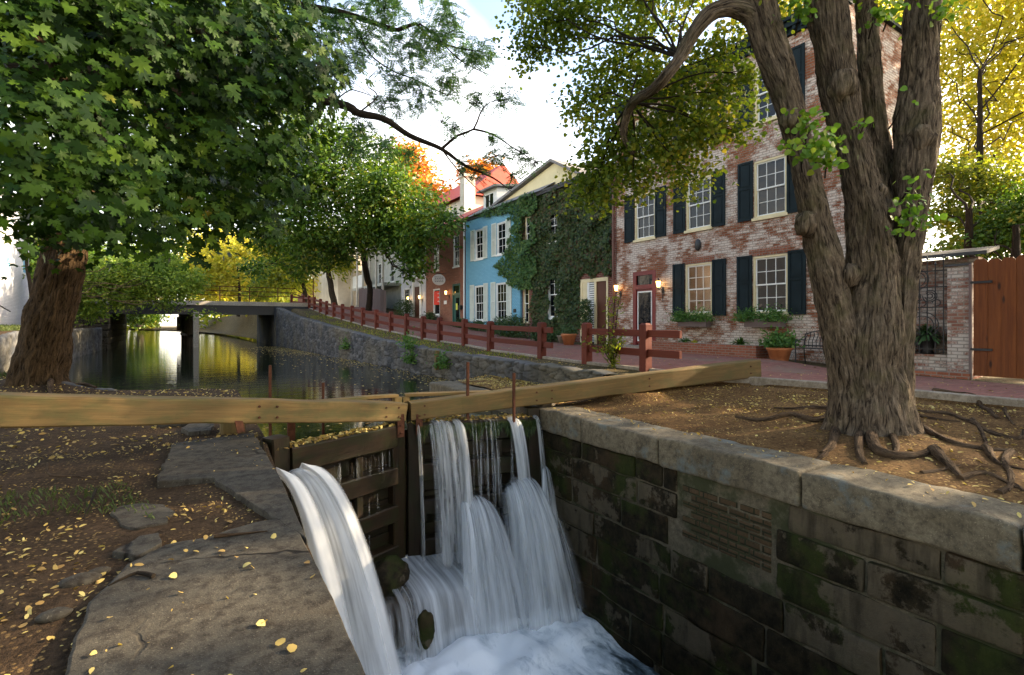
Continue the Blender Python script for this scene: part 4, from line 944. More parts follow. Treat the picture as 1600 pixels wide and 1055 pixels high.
# flat arches of bricks over the ground floor windows
for c in cols[:2]:
    mb = MB()
    for k in range(15): y = c-.62+k*.086; mb.block((FX-.012, y+.004, 3.515), (FX+.05, y+.080, 3.72), r=.008, step=.2, amp=0)
    mb.build('brick_arch', M['brick_red'], bh)
shw = .50
for c, z0, z1 in [(cols[0],1.74,3.56),(cols[1],1.74,3.56)]+[(c, 4.62, 6.42) for c in cols]+[(c, 7.48, 9.28) for c in cols]:
    hw = .53 if z0 < 2 else .50
    shutter(bh, FX, c+hw+.02, c+hw+.02+shw, z0, z1, 'shutter_dark', mid=.55); shutter(bh, FX, c-hw-.02-shw, c-hw-.02, z0, z1, 'shutter_dark', mid=.55)
# door
mb = MB(); X = FX-.01; mb.box(X, X+.13, 12.97, 13.13, .66, 3.45); mb.box(X, X+.13, 13.94, 14.10, .66, 3.45); mb.box(X, X+.13, 13.13, 13.94, 3.30, 3.45); mb.box(X, X+.13, 13.13, 13.94, 2.78, 2.94)
mb.build('door_frame', M['red_paint'], bh)
mb = MB(); mb.box(X+.05, X+.10, 13.13, 13.94, .72, 2.78); dr = mb.build('door', M['red_paint'], bh)
mb = MB()
for a, b, c, d in ((13.18,13.22,.82,2.70),(13.85,13.89,.82,2.70),(13.22,13.85,.82,.87),(13.22,13.85,2.65,2.70)): mb.box(X+.03, X+.052, a, b, c, d)
mb.build('white_moulding', M['white_paint'], dr)
mb = MB(); mb.box(X+.045, X+.052, 13.22, 13.85, .87, 2.65); mb.build('pane', M['glass'], dr)
mb = MB(); mb.lathe([(0,0),(.03,.0),(.035,.03),(0,.05)], (X-.0, 13.27, 1.65), 10); mb.tube([(X+.04,13.25,1.60),(X-.03,13.25,1.60),(X-.03,13.25,1.78),(X+.04,13.25,1.78)], .01, 6); mb.build('handle', M['iron'], dr)
mb = MB(); mb.box(X+.06, X+.075, 13.13, 13.94, 2.94, 3.30); tp = mb.build('transom_pane', M['glass'], bh)
mb = MB(); mb.box(FX-.55, FX+.14, 12.8, 14.3, .3, .655); mb.box(FX-.9, FX-.551, 12.8, 14.3, .3, .60); mb.build('doorstep', M['kerb'], bh)
mb = MB(); mb.box(FX-.28, FX+4.75, Y0-.12, Y1+.05, ZT, ZT+.10); mb.box(FX-.20, FX+.2, Y0-.06, Y1, ZT-.16, ZT-.002); mb.box(FX-.10, FX+.0-.003, Y0, Y1, ZT-.34, ZT-.163)
y = Y0+.05
while y < Y1-.1: mb.box(FX-.17, FX-.101, y, y+.09, ZT-.27, ZT-.165); y += .24
mb.build('cornice', M['shutter_dark'], bh)
mb = MB(); mb.box(FX+3.2, FX+4.4, Y0+3.5, Y0+4.5, ZT+.1, ZT+1.2); mb.box(FX+3.1, FX+4.5, Y0+3.4, Y0+4.6, ZT+1.2, ZT+1.35); mb.build('chimney', M['brick_red'], bh)
mb = MB(); mb.lathe([(0,0),(.10,.0),(.13,.03),(.10,.05),(0,.07)], (0,0,0), 20); V = [(FX-.0-v[2], 11.13+v[0], 4.12+v[1]*1.55) for v in mb.v]; mb.v = V; mb.build('oval_plaque', M['iron'], bh)
# lit room behind the left ground floor window
mb = MB(); a, b, c, d = 9.4, 12.4, 1.0, 3.9; B = FX+3.2; F_ = FX+.16
mb.add([(B,a,c),(B,b,c),(B,b,d),(B,a,d)], [(0,1,2,3)]); mb.add([(F_,a,c),(B,a,c),(B,a,d),(F_,a,d)], [(0,1,2,3)]); mb.add([(F_,b,c),(B,b,c),(B,b,d),(F_,b,d)], [(0,1,2,3)])
mb.add([(F_,a,d),(B,a,d),(B,b,d),(F_,b,d)], [(0,1,2,3)]); mb.add([(F_,a,c),(B,a,c),(B,b,c),(F_,b,c)], [(0,1,2,3)]); rm = mb.build('lit_room', M['room'], bh)
mb = MB(); mb.box(FX+1.2, FX+2.6, 10.9, 11.3, 3.60, 3.68); mb.box(FX+2.2, FX+3.0, 11.6, 12.2, 2.9, 2.95); mb.box(FX+2.5, FX+3.1, 11.0, 12.2, 3.2, 3.26); mb.build('ceiling_lamp', M['room_light'], rm)
mb = MB(); mb.lathe([(.10,0),(.22,.0),(.14,.26),(.10,.26)], (FX+1.0, 11.0, 2.0), 14); mb.build('desk_lamp', M['room_light'], rm)
mb = MB(); mb.box(FX+.6, FX+2.6, 10.2, 11.8, 1.6, 1.68); mb.box(FX+2.4, FX+3.0, 10.0, 11.2, 1.7, 2.9); mb.box(FX+2.4, FX+3.05, 12.0, 12.3, 1.7, 3.2); mb.build('shelf', M['door_brown'], rm)
# window boxes with plants
def tuft(name, c, r, h, n, mat, parent, size=.05, outline=QUAD, up=.5):
    p = rng.normal(size=(n,3))*np.array(r)*.5+np.array(c); p[:,2] = c[2]+np.abs(rng.normal(size=n))*h*.5
    N = rng.normal(size=(n,3))+np.array([-.6,-.3,up]); T = rng.normal(size=(n,3))+np.array([0,0,.2]); return leaves(name, p, N, T, size*(.6+.8*rng.random(n)), outline, mat, parent, fan=False)
def strap_leaves(name, c, n, L, mat, parent, w=.10, spread=1.0):
    C = []; N = []; T = []; S = []
    for k in range(n):
        a = random.random()*6.28; el = random.uniform(.25, 1.3)/spread; d = np.array((math.cos(a)*math.cos(el), math.sin(a)*math.cos(el), math.sin(el))); l = L*random.uniform(.6,1.1)
        for i in range(3):
            t = (i+.5)/3; q = np.array(c)+d*l*t+np.array((0,0,-.55*l*t*t)); tt = d+np.array((0,0,-1.1*t)); C.append(q); T.append(tt); S.append(l*.24); N.append(np.cross(tt, (d[1],-d[0],0)))
    return leaves(name, C, N, T, S, OVAL*np.array([w*4,1]), mat, parent, cup=.05, fan=False)
for c, lb in ((cols[0]+.05, 'grey window box of trailing green plants under the right ground-floor window'), (cols[1]+.02, 'grey window box of bushy plants under the lit ground-floor window')):
    t = thing('window_box', lb, 'window box', (FX-.2, c, 1.38), 'window boxes on the brick house')
    mb = MB(); mb.box(FX-.34, FX-.06, c-.56, c+.56, 1.38, 1.42); mb.box(FX-.34, FX-.31, c-.56, c+.56, 1.42, 1.62); mb.box(FX-.09, FX-.06, c-.56, c+.56, 1.42, 1.62); mb.box(FX-.31, FX-.09, c-.56, c-.53, 1.42, 1.62); mb.box(FX-.31, FX-.09, c+.53, c+.56, 1.42, 1.62)
    mb.build('box', M['wood_grey'], t)
    for dy in (-.32, .45 if c > 10 else .5): tuft('foliage', (FX-.25, c+dy, 1.55), (.28,.36,.2), .34, 900, M['plant'], t, .035)
    tuft('foliage', (FX-.22, c, 1.60), (.2,.9,.1), .22, 400, M['plant'], t, .03)
# wall lanterns each side of the door
def lantern(loc, label):
    x, y, z = loc; t = thing('wall_lantern', label, 'wall lantern', (x, y, z), 'lanterns beside the house doors')
    mb = MB(); mb.tube([(x,y,z-.22),(x-.03,y,z-.05),(x-.13,y,z+.02),(x-.22,y,z-.03),(x-.24,y,z+.04)], .014, 6); mb.box(x-.02, x, y-.05, y+.05, z-.14, z+.08); mb.tube([(x-.02,y,z-.2),(x-.02,y,z-.46)], .008, 5); mb.build('bracket', M['iron'], t)
    cx = x-.24; mb = MB(); mb.lathe([(.0,.33),(.03,.32),(.02,.28),(.115,.24),(.105,.225),(.0,.225)], (cx,y,z+.05), 8, sm=False); mb.lathe([(.0,-.03),(.03,-.02),(.06,.01),(.0,.012)], (cx,y,z+.05), 8, sm=False)
    for k in range(6): a = k*math.pi/3; mb.tube([(cx+.058*math.cos(a),y+.058*math.sin(a),z+.055),(cx+.095*math.cos(a),y+.095*math.sin(a),z+.285)], .006, 4)
    mb.build('lantern_frame', M['iron'], t)
    mb = MB(); mb.lathe([(.050,.015),(.085,.225)], (cx,y,z+.05), 6, sm=False); mb.build('lantern_glass', M['lamp_glow'], t)
lantern((FX-.02, 14.75, 2.70), 'lit black lantern left of the red framed door')
lantern((FX-.02, 12.62, 2.72), 'lit black lantern right of the red framed door')
# drainpipe
mb = MB(); mb.tube([(FX-.10,15.08,.4),(FX-.10,15.08,9.7)], .05, 10); 
for z in (1.2,3.2,5.2,7.2,9.2): mb.lathe([(.062,0),(.062,.06)], (FX-.10,15.08,z), 10)
mb.build('drainpipe', M['copper'], bh)

# --- the ivy-covered house
iv = thing('ivy_house', 'two-storey house smothered in dark ivy, cream gable above', 'house', (FX+.1, 18.5, .5))
XI = FX+.12; holes = [(18.85,19.75,5.35,6.85),(18.85,19.75,1.75,3.95),(21.35,21.85,1.5,3.5),(15.6,17.35,.6,3.4),(20.9,21.7,5.2,6.9)]
mb = MB(); front(mb, XI, 15.15, 21.95, .2, 7.80, holes); shell(mb, XI, 15.15, 21.95, .2, 7.80, 7.4); mb.build('wall', M['brick_dark'], iv)
window(iv, XI, 19.3, .9, 5.35, 6.85, frame='white_paint', cols=2); window(iv, XI, 19.3, .9, 1.75, 3.95, frame='white_paint', cols=2); window(iv, XI, 21.3, .8, 5.2, 6.9, frame='cream_paint', cols=2)
window(iv, XI, 21.6, .5, 1.5, 3.5, frame='cream_paint', cols=1, sill=False)
mb = MB(); x = XI-.02
mb.box(x, x+.14, 17.20, 17.35, .6, 3.4); mb.box(x, x+.14, 16.32, 16.44, .6, 3.25); mb.box(x, x+.14, 15.6, 15.70, .6, 3.25); mb.box(x, x+.14, 15.6, 17.20, 3.25, 3.4); mb.build('door_frame', M['cream_paint'], iv)
mb = MB(); mb.box(x+.06, x+.1, 15.70, 16.32, .6, 3.25); mb.box(x+.05, x+.06, 15.78, 16.24, .8, 1.8); mb.box(x+.05, x+.06, 15.78, 16.24, 1.95, 3.1); mb.build('door', M['door_brown'], iv)
mb = MB(); z = .7
while z < 3.2: mb.box(x+.03, x+.07, 16.44, 16.80, z, z+.055); z += .095
mb.box(x+.02, x+.08, 16.80, 16.90, .6, 3.25); mb.build('louvred_shutter', M['white_paint'], iv)
mb = MB(); mb.box(x+.08, x+.09, 16.44, 16.80, .6, 3.25); mb.build('louvre_backing', M['iron'], iv)
mb = MB(); mb.box(x+.02, x+.08, 16.901, 17.199, .6, 3.25); mb.build('cream_panel', M['cream_paint'], iv)
mb = MB(); mb.box(XI-.22, XI+.02, 15.1, 28.0, 7.80, 7.90); mb.box(XI-.20, XI-.12, 15.1, 28.0, 7.70, 7.80); mb.build('gutter', M['roof_dark'], iv)
# cream saltbox gable standing back over both houses
GX = FX+.75
mb = MB(); pr = [(27.3,7.9),(16.9,7.9),(18.6,8.72),(20.3,9.55)]; 
pr = [(27.6,7.86),(17.4,7.86),(20.1,9.35)]
mb.add([(GX,y,z) for y, z in pr]+[(GX+5,y,z) for y, z in pr], [(0,2,1),(3,4,5),(0,1,4,3),(1,2,5,4),(2,0,3,5)]); mb.build('gable', M['stucco_yellow'], iv)
mb = MB()
for (ya, za), (yb, zb) in (((28.0,7.80),(20.1,9.40)),((20.1,9.40),(17.0,7.72))):
    mb.add([(GX-.25,ya,za),(GX-.25,yb,zb),(GX+5.2,yb,zb),(GX+5.2,ya,za),(GX-.25,ya,za+.14),(GX-.25,yb,zb+.14),(GX+5.2,yb,zb+.14),(GX+5.2,ya,za+.14)], [(0,3,2,1),(4,5,6,7),(0,1,5,4),(1,2,6,5),(2,3,7,6),(3,0,4,7)])
mb.build('roof', M['roof_grey'], iv)
# ivy
def ivy(name, n, y0, y1, z0, z1, ok, mat, parent, size=.085, off=.0, xx=XI):
    Y = rng.uniform(y0, y1, n); Z = rng.uniform(z0, z1, n); k = ok(Y, Z); Y, Z = Y[k], Z[k]; m = len(Y)
    th = .06+.22*(.5+.5*np.sin(Y*3.1+2*np.sin(Z*2.3)))*(.5+.5*np.sin(Z*4.3+1.5*np.sin(Y*2)))
    X = xx-.02-th*rng.random(m)**.6-off; N = np.tile([-1,-.25,.55], (m,1))+rng.normal(size=(m,3))*.42; T = np.tile([-.3,0,-1.0], (m,1))+rng.normal(size=(m,3))*.4
    return leaves(name, np.stack([X,Y,Z],1), N, T, size*(.6+.7*rng.random(m)), IVYL, mat, parent, cup=.12, fan=False)
def ivok(Y, Z):
    wob = .25*np.sin(Z*3.7)+.15*np.sin(Z*9+Y)
    k = (Y > 15.3+.1*wob) & (Z < 7.95)
    k &= ~((Y < 17.35) & (Z < 3.55+.15*np.sin(Y*6)))           # door bay
    k &= ~((np.abs(Y-19.2) < .24) & (np.abs(Z-6.2) < .42)); k &= ~((np.abs(Y-19.32) < .28+.10*np.sin(Z*7)) & (np.abs(Z-2.6) < .95))
    k &= ~((np.abs(Y-21.35) < .34) & (np.abs(Z-6.3) < .62))
    k &= ~((Y > 21.0+.2*wob) & (Z < 3.3)); k &= ~((Y < 18.6+.2*np.sin(Z*5)) & (Y > 17.3) & (Z < 1.0+.3*np.sin(Y*8)))
    return k
ivy('ivy', 19000, 15.2, 22.1, .6, 7.95, ivok, M['ivy'], iv)
def ivok2(Y, Z):  # fresh ivy creeping on to the blue front
    edge = np.interp(Z, [3.2,3.8,4.6,5.2,6.0,6.8,7.25,7.5,7.9], [22.2,23.3,24.5,23.4,22.8,22.6,22.9,24.8,27.4])+.25*np.sin(Z*11)
    k = (Y < edge) & (Y > 20.4+.5*np.sin(Z*4)); k &= ~((np.abs(Y-23.85) < .5) & (np.abs(Z-6.2) < .9) & (rng.random(len(Y)) < .95)); k &= ~((np.abs(Y-21.35) < .34) & (np.abs(Z-6.3) < .62))
    return k
ivy('fresh_ivy', 9500, 20.4, 26.8, 3.2, 7.95, ivok2, M['ivy_green'], iv, .08, .03, FX)

# --- blue house
bl = thing('blue_house', 'two-storey light blue painted brick house with pale shutters', 'house', (FX, 25, .9))
B0, B1 = 21.97, 28.05; wl = [(26.35,.95),(23.85,.95)]; holes = [(c-w/2, c+w/2, 5.25, 7.0) for c, w in wl]+[(c-w*.58, c+w*.58, 1.65, 3.70) for c, w in wl]
mb = MB(); front(mb, FX, B0, B1, .6, 7.78, holes, .12); shell(mb, FX, B0, B1, .6, 7.78, 7.5); mb.build('wall', M['brick_blue'], bl)
for c, w in wl:
    window(bl, FX, c, w, 5.25, 7.0, cols=2, frame='white_paint'); window(bl, FX, c, w*1.16, 1.65, 3.70, cols=3, frame='white_paint')
    for z0, z1, hw in ((5.2,7.05,w/2),(1.6,3.78,w*.58)):
        shutter(bl, FX, c+hw+.03, c+hw+.03+.50, z0, z1, 'shutter_pale', True); shutter(bl, FX, c-hw-.03-.50, c-hw-.03, z0, z1, 'shutter_pale', True)
mb = MB(); mb.box(FX-.03, FX-.003, 22.35, 22.6, 2.05, 2.25); mb.build('meter_box', M['iron'], bl)
mb = MB(); mb.add([(FX-.2,20,7.85),(FX-.2,28.1,7.85),(FX+3.4,28.1,10.0),(FX+3.4,20,10.0),(FX+7.6,28.1,7.8),(FX+7.6,20,7.8)], [(0,3,2,1),(3,5,4,2),(1,2,4)]); mb.build('roof', M['roof_grey'], bl)
# dormer
mb = MB(); x0, x1 = FX+1.0, FX+4.2; mb.box(x0, x1, 26.0, 27.6, 8.1, 9.55); dm = mb.build('dormer', M['white_paint'], bl)
mb = MB(); mb.add([(x0-.35,25.7,9.50),(x0-.35,27.9,9.50),(x1,27.9,10.0),(x1,25.7,10.0),(x0-.35,25.7,9.62),(x0-.35,27.9,9.62),(x1,27.9,10.12),(x1,25.7,10.12)], [(0,3,2,1),(4,5,6,7),(0,1,5,4),(1,2,6,5),(2,3,7,6),(3,0,4,7)]); mb.build('dormer_roof', M['roof_grey'], dm)
mb = MB()
for a, b, c, d in ((26.25,26.33,8.45,9.35),(27.27,27.35,8.45,9.35),(26.33,27.27,8.45,8.53),(26.33,27.27,9.27,9.35),(26.77,26.83,8.53,9.27)): mb.box(x0-.05, x0-.003, a, b, c, d)
mb.build('dormer_sash', M['white_paint'], dm); mb = MB(); mb.box(x0-.02, x0-.004, 26.335, 26.765, 8.535, 9.265); mb.box(x0-.02, x0-.004, 26.835, 27.265, 8.535, 9.265); mb.build('dormer_pane', M['glass'], dm)
mb = MB(); mb.tube([(FX-.08,28.12,1.1),(FX-.08,28.12,7.8)], .05, 8); mb.build('drainpipe', M['white_paint'], bl)

# --- red brick shop house
rd = thing('red_brick_house', 'narrow two-storey red brick house with a green door, red sign in the window', 'house', (FX, 31, 1.2))
R0, R1 = 28.2, 34.2; holes = [(29.35-.42,29.35+.42,5.1,7.1),(32.4-.42,32.4+.42,5.1,7.1),(32.4-.55,32.4+.55,2.05,3.85),(29.35-.55,29.35+.55,1.15,4.0)]
mb = MB(); front(mb, FX, R0, R1, .8, 8.0, holes, .12); shell(mb, FX, R0, R1, .8, 8.0, 7.5); mb.build('wall', M['brick_red'], rd)
for c in (29.35, 32.4):
    window(rd, FX, c, .84, 5.1, 7.1, cols=2, rows=2, frame='white_paint')
    mb = MB()
    for k in range(11): a = math.pi*(.22+.56*k/10); yy = c+math.cos(a)*.62; zz = 6.70+math.sin(a)*.56; mb.obox((FX-.02,yy,zz),(FX+.05,yy,zz),.09,.14)
    mb.build('brick_arch', M['brick_red'], rd)
sw = window(rd, FX, 32.4, 1.1, 2.05, 3.85, cols=1, rows=1, frame='white_paint')
mb = MB(); mb.box(FX-.002, FX+.02, 31.97, 32.83, 2.75, 3.68); sg = mb.build('window_sign', M['sign_red'], sw); sg['label'] = 'red sign with three lines of white lettering'
mb = MB()
for r_, z in enumerate((3.46,3.20,2.93)):
    yy = 32.20
    for k in range(3):
        a = [(0,.07),(.045,.0),(.09,.06)][k]; mb.tube([(FX-.006,yy-k*.10,z+.03+a[1]*.6),(FX-.006,yy-k*.10-.05,z+.09-a[1]),(FX-.006,yy-k*.10-.08,z+.01)], .014, 4)
mb.build('lettering', M['sign_white'], sw)
mb = MB(); x = FX-.01; c = 29.35
for a, b, d, e in ((c-.55,c-.43,1.15,4.0),(c+.43,c+.55,1.15,4.0),(c-.43,c+.43,3.88,4.0),(c-.43,c+.43,3.3,3.42)): mb.box(x, x+.12, a, b, d, e)
mb.build('door_frame', M['gate_green'], rd)
mb = MB(); mb.box(x+.05, x+.1, c-.43, c+.43, 1.15, 3.3); dr = mb.build('door', M['gate_green'], rd); mb = MB(); mb.box(x+.04, x+.052, c-.33, c+.10, 1.4, 3.1); mb.build('pane', M['glass'], dr)
mb = MB(); mb.box(x+.03, x+.038, c-.12, c+.12, 2.35, 2.75); mb.build('notice', M['yellow_paper'], dr)
mb = MB(); mb.box(x+.06, x+.08, c-.43, c+.43, 3.42, 3.88); mb.build('transom_pane', M['glass'], rd)
mb = MB(); mb.box(FX-.03, FX-.003, 30.75, 31.15, 2.75, 2.98); mb.build('number_plaque', M['sign_white'], rd)
mb = MB(); mb.box(FX-.16, FX-.003, 28.45, 28.8, 2.35, 2.6); mb.build('mailbox', M['iron'], rd)
mb = MB(); mb.add([(FX-.15,R0,7.95),(FX-.15,R1,7.95),(FX+3.4,R1,9.9),(FX+3.4,R0,9.9),(FX+7.6,R1,7.9),(FX+7.6,R0,7.9)], [(0,3,2,1),(3,5,4,2),(0,4+1,3),(1,2,4)]); mb.build('roof', M['roof_red'], rd)
mb = MB(); mb.box(FX+2.6, FX+3.5, 33.3, 34.0, 8.8, 12.2); mb.box(FX+2.5, FX+3.6, 33.2, 34.1, 12.2, 12.4); mb.build('chimney', M['stucco_cream'], rd)
t = thing('air_conditioner', 'boxy window air conditioner below the red sign', 'air conditioner', (FX-.2, 32.4, 1.6))
mb = MB(); mb.box(FX-.5, FX+.02, 31.95, 32.85, 1.5, 2.04); mb.build('casing', M['white_paint'], t); mb = MB()
for k in range(9): mb.box(FX-.515, FX-.501, 32.0, 32.8, 1.56+k*.05, 1.58+k*.05)
mb.box(FX-.45, FX-.05, 31.935, 31.949, 1.6, 1.95); mb.build('grille', M['roof_grey'], t)
t = thing('hanging_sign', 'small round white sign hanging from a bracket on the red brick house', 'hanging sign', (FX, 31.0, 4.3))
mb = MB(); mb.tube([(FX,30.9,4.75),(FX-.9,30.9,4.75)], .02, 6); mb.tube([(FX,30.9,5.1),(FX-.7,30.9,4.75)], .012, 5); mb.build('bracket', M['iron'], t)
mb = MB(); n = 28; ring = [(math.cos(a)*.45, math.sin(a)*.36) for a in np.linspace(0, 2*math.pi, n, endpoint=False)]
vs = [(FX-.50+u, 30.86, 4.34+v) for u, v in ring]+[(FX-.50+u, 30.94, 4.34+v) for u, v in ring]; mb.add(vs, [tuple(range(n)), tuple(range(n,2*n))[::-1]]+[(k, k+n, (k+1)%n+n, (k+1)%n) for k in range(n)]); mb.build('sign_board', M['sign_white'], t)
mb = MB()
for k, z in enumerate((4.50,4.40,4.30,4.20)):
    for j in range(5): mb.box(FX-.82+j*.13+(k%2)*.02, FX-.75+j*.13+(k%2)*.03, 30.85, 30.859, z, z+.035)
mb.build('lettering', M['roof_dark'], t)
lantern((FX-.02, 30.35, 3.3), 'dark lantern on the red brick house beside the green door')

# --- white house
wh = thing('white_house', 'white painted house with a dark round medallion and lit lamps at its door', 'house', (FX, 36.4, 1.6))
W0, W1 = 34.25, 39.2; holes = [(35.5,36.3,5.3,7.2),(37.6,38.4,5.3,7.2),(37.4,38.6,1.9,4.2),(35.3,36.4,1.6,4.2)]
mb = MB(); front(mb, FX, W0, W1, 1.0, 8.6, holes, .12); shell(mb, FX, W0, W1, 1.0, 8.6, 7.5); mb.build('wall', M['brick_white'], wh)
for c in (35.9, 38.0):
    window(wh, FX, c, .8, 5.3, 7.2, cols=2, frame='white_paint'); shutter(wh, FX, c+.42, c+.86, 5.25, 7.25, 'shutter_dark'); shutter(wh, FX, c-.86, c-.42, 5.25, 7.25, 'shutter_dark')
window(wh, FX, 38.0, 1.2, 1.9, 4.2, cols=3, rows=3, frame='white_paint')
mb = MB(); mb.box(FX+.03, FX+.08, 35.3, 36.4, 1.6, 4.2); mb.build('door', M['door_brown'], wh)
mb = MB(); mb.box(FX-.25, FX+.02, 34.9, 36.8, 4.75, 4.95); mb.box(FX-.08, FX-.003, 35.0, 35.26, 1.6, 4.7); mb.box(FX-.08, FX-.003, 36.44, 36.7, 1.6, 4.7); mb.build('door_surround', M['white_paint'], wh)
mb = MB(); mb.lathe([(0,0),(.18,.0),(.2,.03),(0,.06)], (0,0,0), 16); mb.v = [(FX-v[2], 37.1+v[0], 5.2-.0+v[1]) for v in mb.v]; mb.build('medallion', M['iron'], wh)
mb = MB(); mb.box(FX-.15, FX+7.5, W0, W1, 8.6, 8.8); mb.build('roof', M['roof_dark'], wh)
lantern((FX-.05, 34.75, 3.2), 'lit lantern right of the brown door of the white house'); lantern((FX-.05, 37.0, 3.2), 'lit lantern left of the brown door of the white house')
# chimney stack and far roofs
t = thing('rear_house', 'far house with an orange sunlit wall and red roof rising behind the row', 'house', (21, 42, 3))
mb = MB(); mb.box(20, 26, 38, 50, 3, 12.2); mb.build('wall', M['stucco_cream'], t)
mb = MB(); mb.add([(19.5,37.5,12.2),(19.5,50.5,12.2),(26.5,50.5,12.2),(26.5,37.5,12.2),(23,37.5,15.2),(23,50.5,15.2)], [(0,4,5,1),(3,2,5,4),(0,3,4),(1,5,2)]); mb.build('roof', M['roof_red'], t)

# --- house with the balconies
by = thing('balcony_house', 'pale grey house with white balcony panels and tall wooden posts', 'house', (FX+1, 46, 2.4))
mb = MB(); front(mb, 15.6, 39.4, 52, 1.8, 9.4, [(41,42,5.2,7.2),(44,45,5.2,7.2),(47.5,48.5,5.2,7.2),(49.5,51.5,2.3,4.6)], .2); shell(mb, 15.6, 39.4, 52, 1.8, 9.4, 7); mb.build('wall', M['siding_grey'], by)
for c in (41.5, 44.5, 48.0): window(by, 15.6, c, 1.0, 5.2, 7.2, cols=2, frame='white_paint')
mb = MB(); mb.box(15.75, 15.78, 49.5, 51.5, 2.3, 4.6); mb.build('opening_shade_sheet', M['iron'], by)  # black sheet painted in for the shade inside the opening
mb = MB(); mb.box(14.1, 15.598, 42.3, 52, 4.70, 4.95); mb.build('balcony_floor', M['siding_grey'], by)
for a, b in ((48.3,50.0),(50.2,51.9)):
    mb = MB(); mb.box(14.10, 14.16, a, b, 4.951, 6.1); mb.build('balcony_panel', M['white_paint'], by)
for y in (42.4,44.2,46.0,48.2,50.1,51.95):
    mb = MB(); mb.obox((14.06,y,2.0),(14.06,y,9.2),.16,.16, up=(0,1,0)); mb.build('post', M['stucco_cream'], by)
mb = MB(); mb.box(13.8, 22.8, 39.2, 52.3, 9.2, 9.45); mb.build('roof', M['roof_dark'], by)
cr = thing('cream_house', 'plain cream wall of a house catching light beyond the balconies', 'house', (FX, 60, 2.8))
mb = MB(); mb.box(13.2, 22, 54.0, 66, 2.3, 9.0); mb.build('wall', M['stucco_cream'], cr); mb = MB(); mb.box(13.0, 22.2, 53.8, 66.2, 9.0, 9.2); mb.build('roof', M['roof_dark'], cr)
t = thing('far_brick_building', 'orange-red brick building glowing in the sun past the bridge end', 'building', (16, 78, 2.8))
mb = MB(); mb.box(15.2, 24, 68, 88, 2.5, 7.5); mb.build('wall', M['brick_red'], t); mb = MB(); mb.box(15, 24.2, 67.8, 88.2, 7.5, 7.7); mb.build('roof', M['roof_dark'], t)
# white building on the left bank
t = thing('left_white_building', 'white painted brick building with blue windows behind the maple trunk', 'building', (-9, 33, 1.4))
mb = MB(); X = -7.9
def frontE(mb, X, Y0, Y1, z0, z1): mb.add([(X,Y0,z0),(X,Y1,z0),(X,Y1,z1),(X,Y0,z1)], [(0,1,2,3)]); B = X-9; mb.add([(X,Y0,z0),(X,Y0,z1),(B,Y0,z1),(B,Y0,z0)], [(0,1,2,3)]); mb.add([(X,Y1,z0),(B,Y1,z0),(B,Y1,z1),(X,Y1,z1)], [(0,1,2,3)]); mb.add([(X,Y0,z1),(X,Y1,z1),(B,Y1,z1),(B,Y0,z1)], [(0,1,2,3)]); mb.add([(B,Y0,z0),(B,Y0,z1),(B,Y1,z1),(B,Y1,z0)], [(0,1,2,3)])
frontE(mb, X, 24, 41.3, .8, 8.5); mb.build('wall', M['brick_white'], t)
for y in (26.5, 29.5, 33.0, 36.8, 40.1):
    mb = MB(); mb.box(X+.003, X+.06, y-.45, y+.45, 4.3, 4.40); mb.box(X+.003, X+.05, y-.42, y-.36, 4.4, 5.5); mb.box(X+.003, X+.05, y+.36, y+.42, 4.4, 5.5); mb.box(X+.003, X+.05, y-.36, y+.36, 5.44, 5.5); w = mb.build('window', M['white_paint'], t)
    mb = MB(); mb.box(X+.002, X+.03, y-.36, y+.36, 4.4, 5.44); mb.build('pane', m_blue if 'm_blue' in globals() else M['brick_blue'], w)
mb = MB(); mb.tube([(X+.3,30,3.0),(X+.6,33,2.3),(X+.3,36,2.1)], .03, 6); mb.build('cable', M['iron'], t)

# ------------------------------------------------------------------ garden wall, iron gate, cedar fence at the right
gw = thing('garden_wall', 'worn whitewashed brick garden wall and pier with a dark capping', 'garden wall', (14, 5.1, .3))
GXw = 13.95
mb = MB(); mb.box(GXw, GXw+.55, 3.92, 4.30, .1, 2.72); mb.box(GXw+.10, GXw+.45, 4.30, 6.54, .1, .80); mb.box(GXw+.62, GXw+.92, 3.95, 6.54, .1, 2.95); mb.build('wall', M['brick_pillar'], gw)
mb = MB(); mb.add([(GXw+.2,3.7,2.96),(GXw+.2,6.5,2.96),(GXw+1.0,6.5,3.12),(GXw+1.0,3.7,3.12),(GXw+.2,3.7,3.03),(GXw+.2,6.5,3.03),(GXw+1.0,6.5,3.19),(GXw+1.0,3.7,3.19)], [(0,3,2,1),(4,5,6,7),(0,1,5,4),(1,2,6,5),(2,3,7,6),(3,0,4,7)])
mb.box(GXw-.03, GXw+.58, 3.88, 4.34, 2.721, 2.77); mb.build('capping', M['roof_dark'], gw)
mb = MB(); mb.box(GXw-.12, GXw+.5, 3.9, 6.54, .1, .44); mb.build('plinth', M['brick_red'], gw)
ig = thing('iron_gate', 'black wrought iron gate panel with spear tips and scrolls against the brick wall', 'iron gate', (GXw, 5.3, .9))
mb = MB(); xg = GXw+.05; ys = np.linspace(4.38, 5.40, 8)
for k, y in enumerate(ys):
    zt = 2.78+(.12 if k % 2 == 0 else 0); mb.obox((xg,y,.82),(xg,y,zt),.018,.018, up=(0,1,0)); mb.lathe([(.0,0),(.026,.02),(.012,.06),(.0,.12)], (xg,y,zt), 6, sm=False)
mb.build('bars', M['iron'], ig)
mb = MB()
for z in (.92, 1.85, 2.30, 2.66): mb.obox((xg,4.32,z),(xg,5.45,z),.025,.022)
mb.build('cross_rail', M['iron'], ig)
mb = MB()
def ringp(y, z, r, a0=0, a1=6.283, n=22, w=.010): mb.tube([(xg-.015, y+r*math.cos(a), z+r*math.sin(a)) for a in np.linspace(a0, a1, n)], w, 5, cap=False)
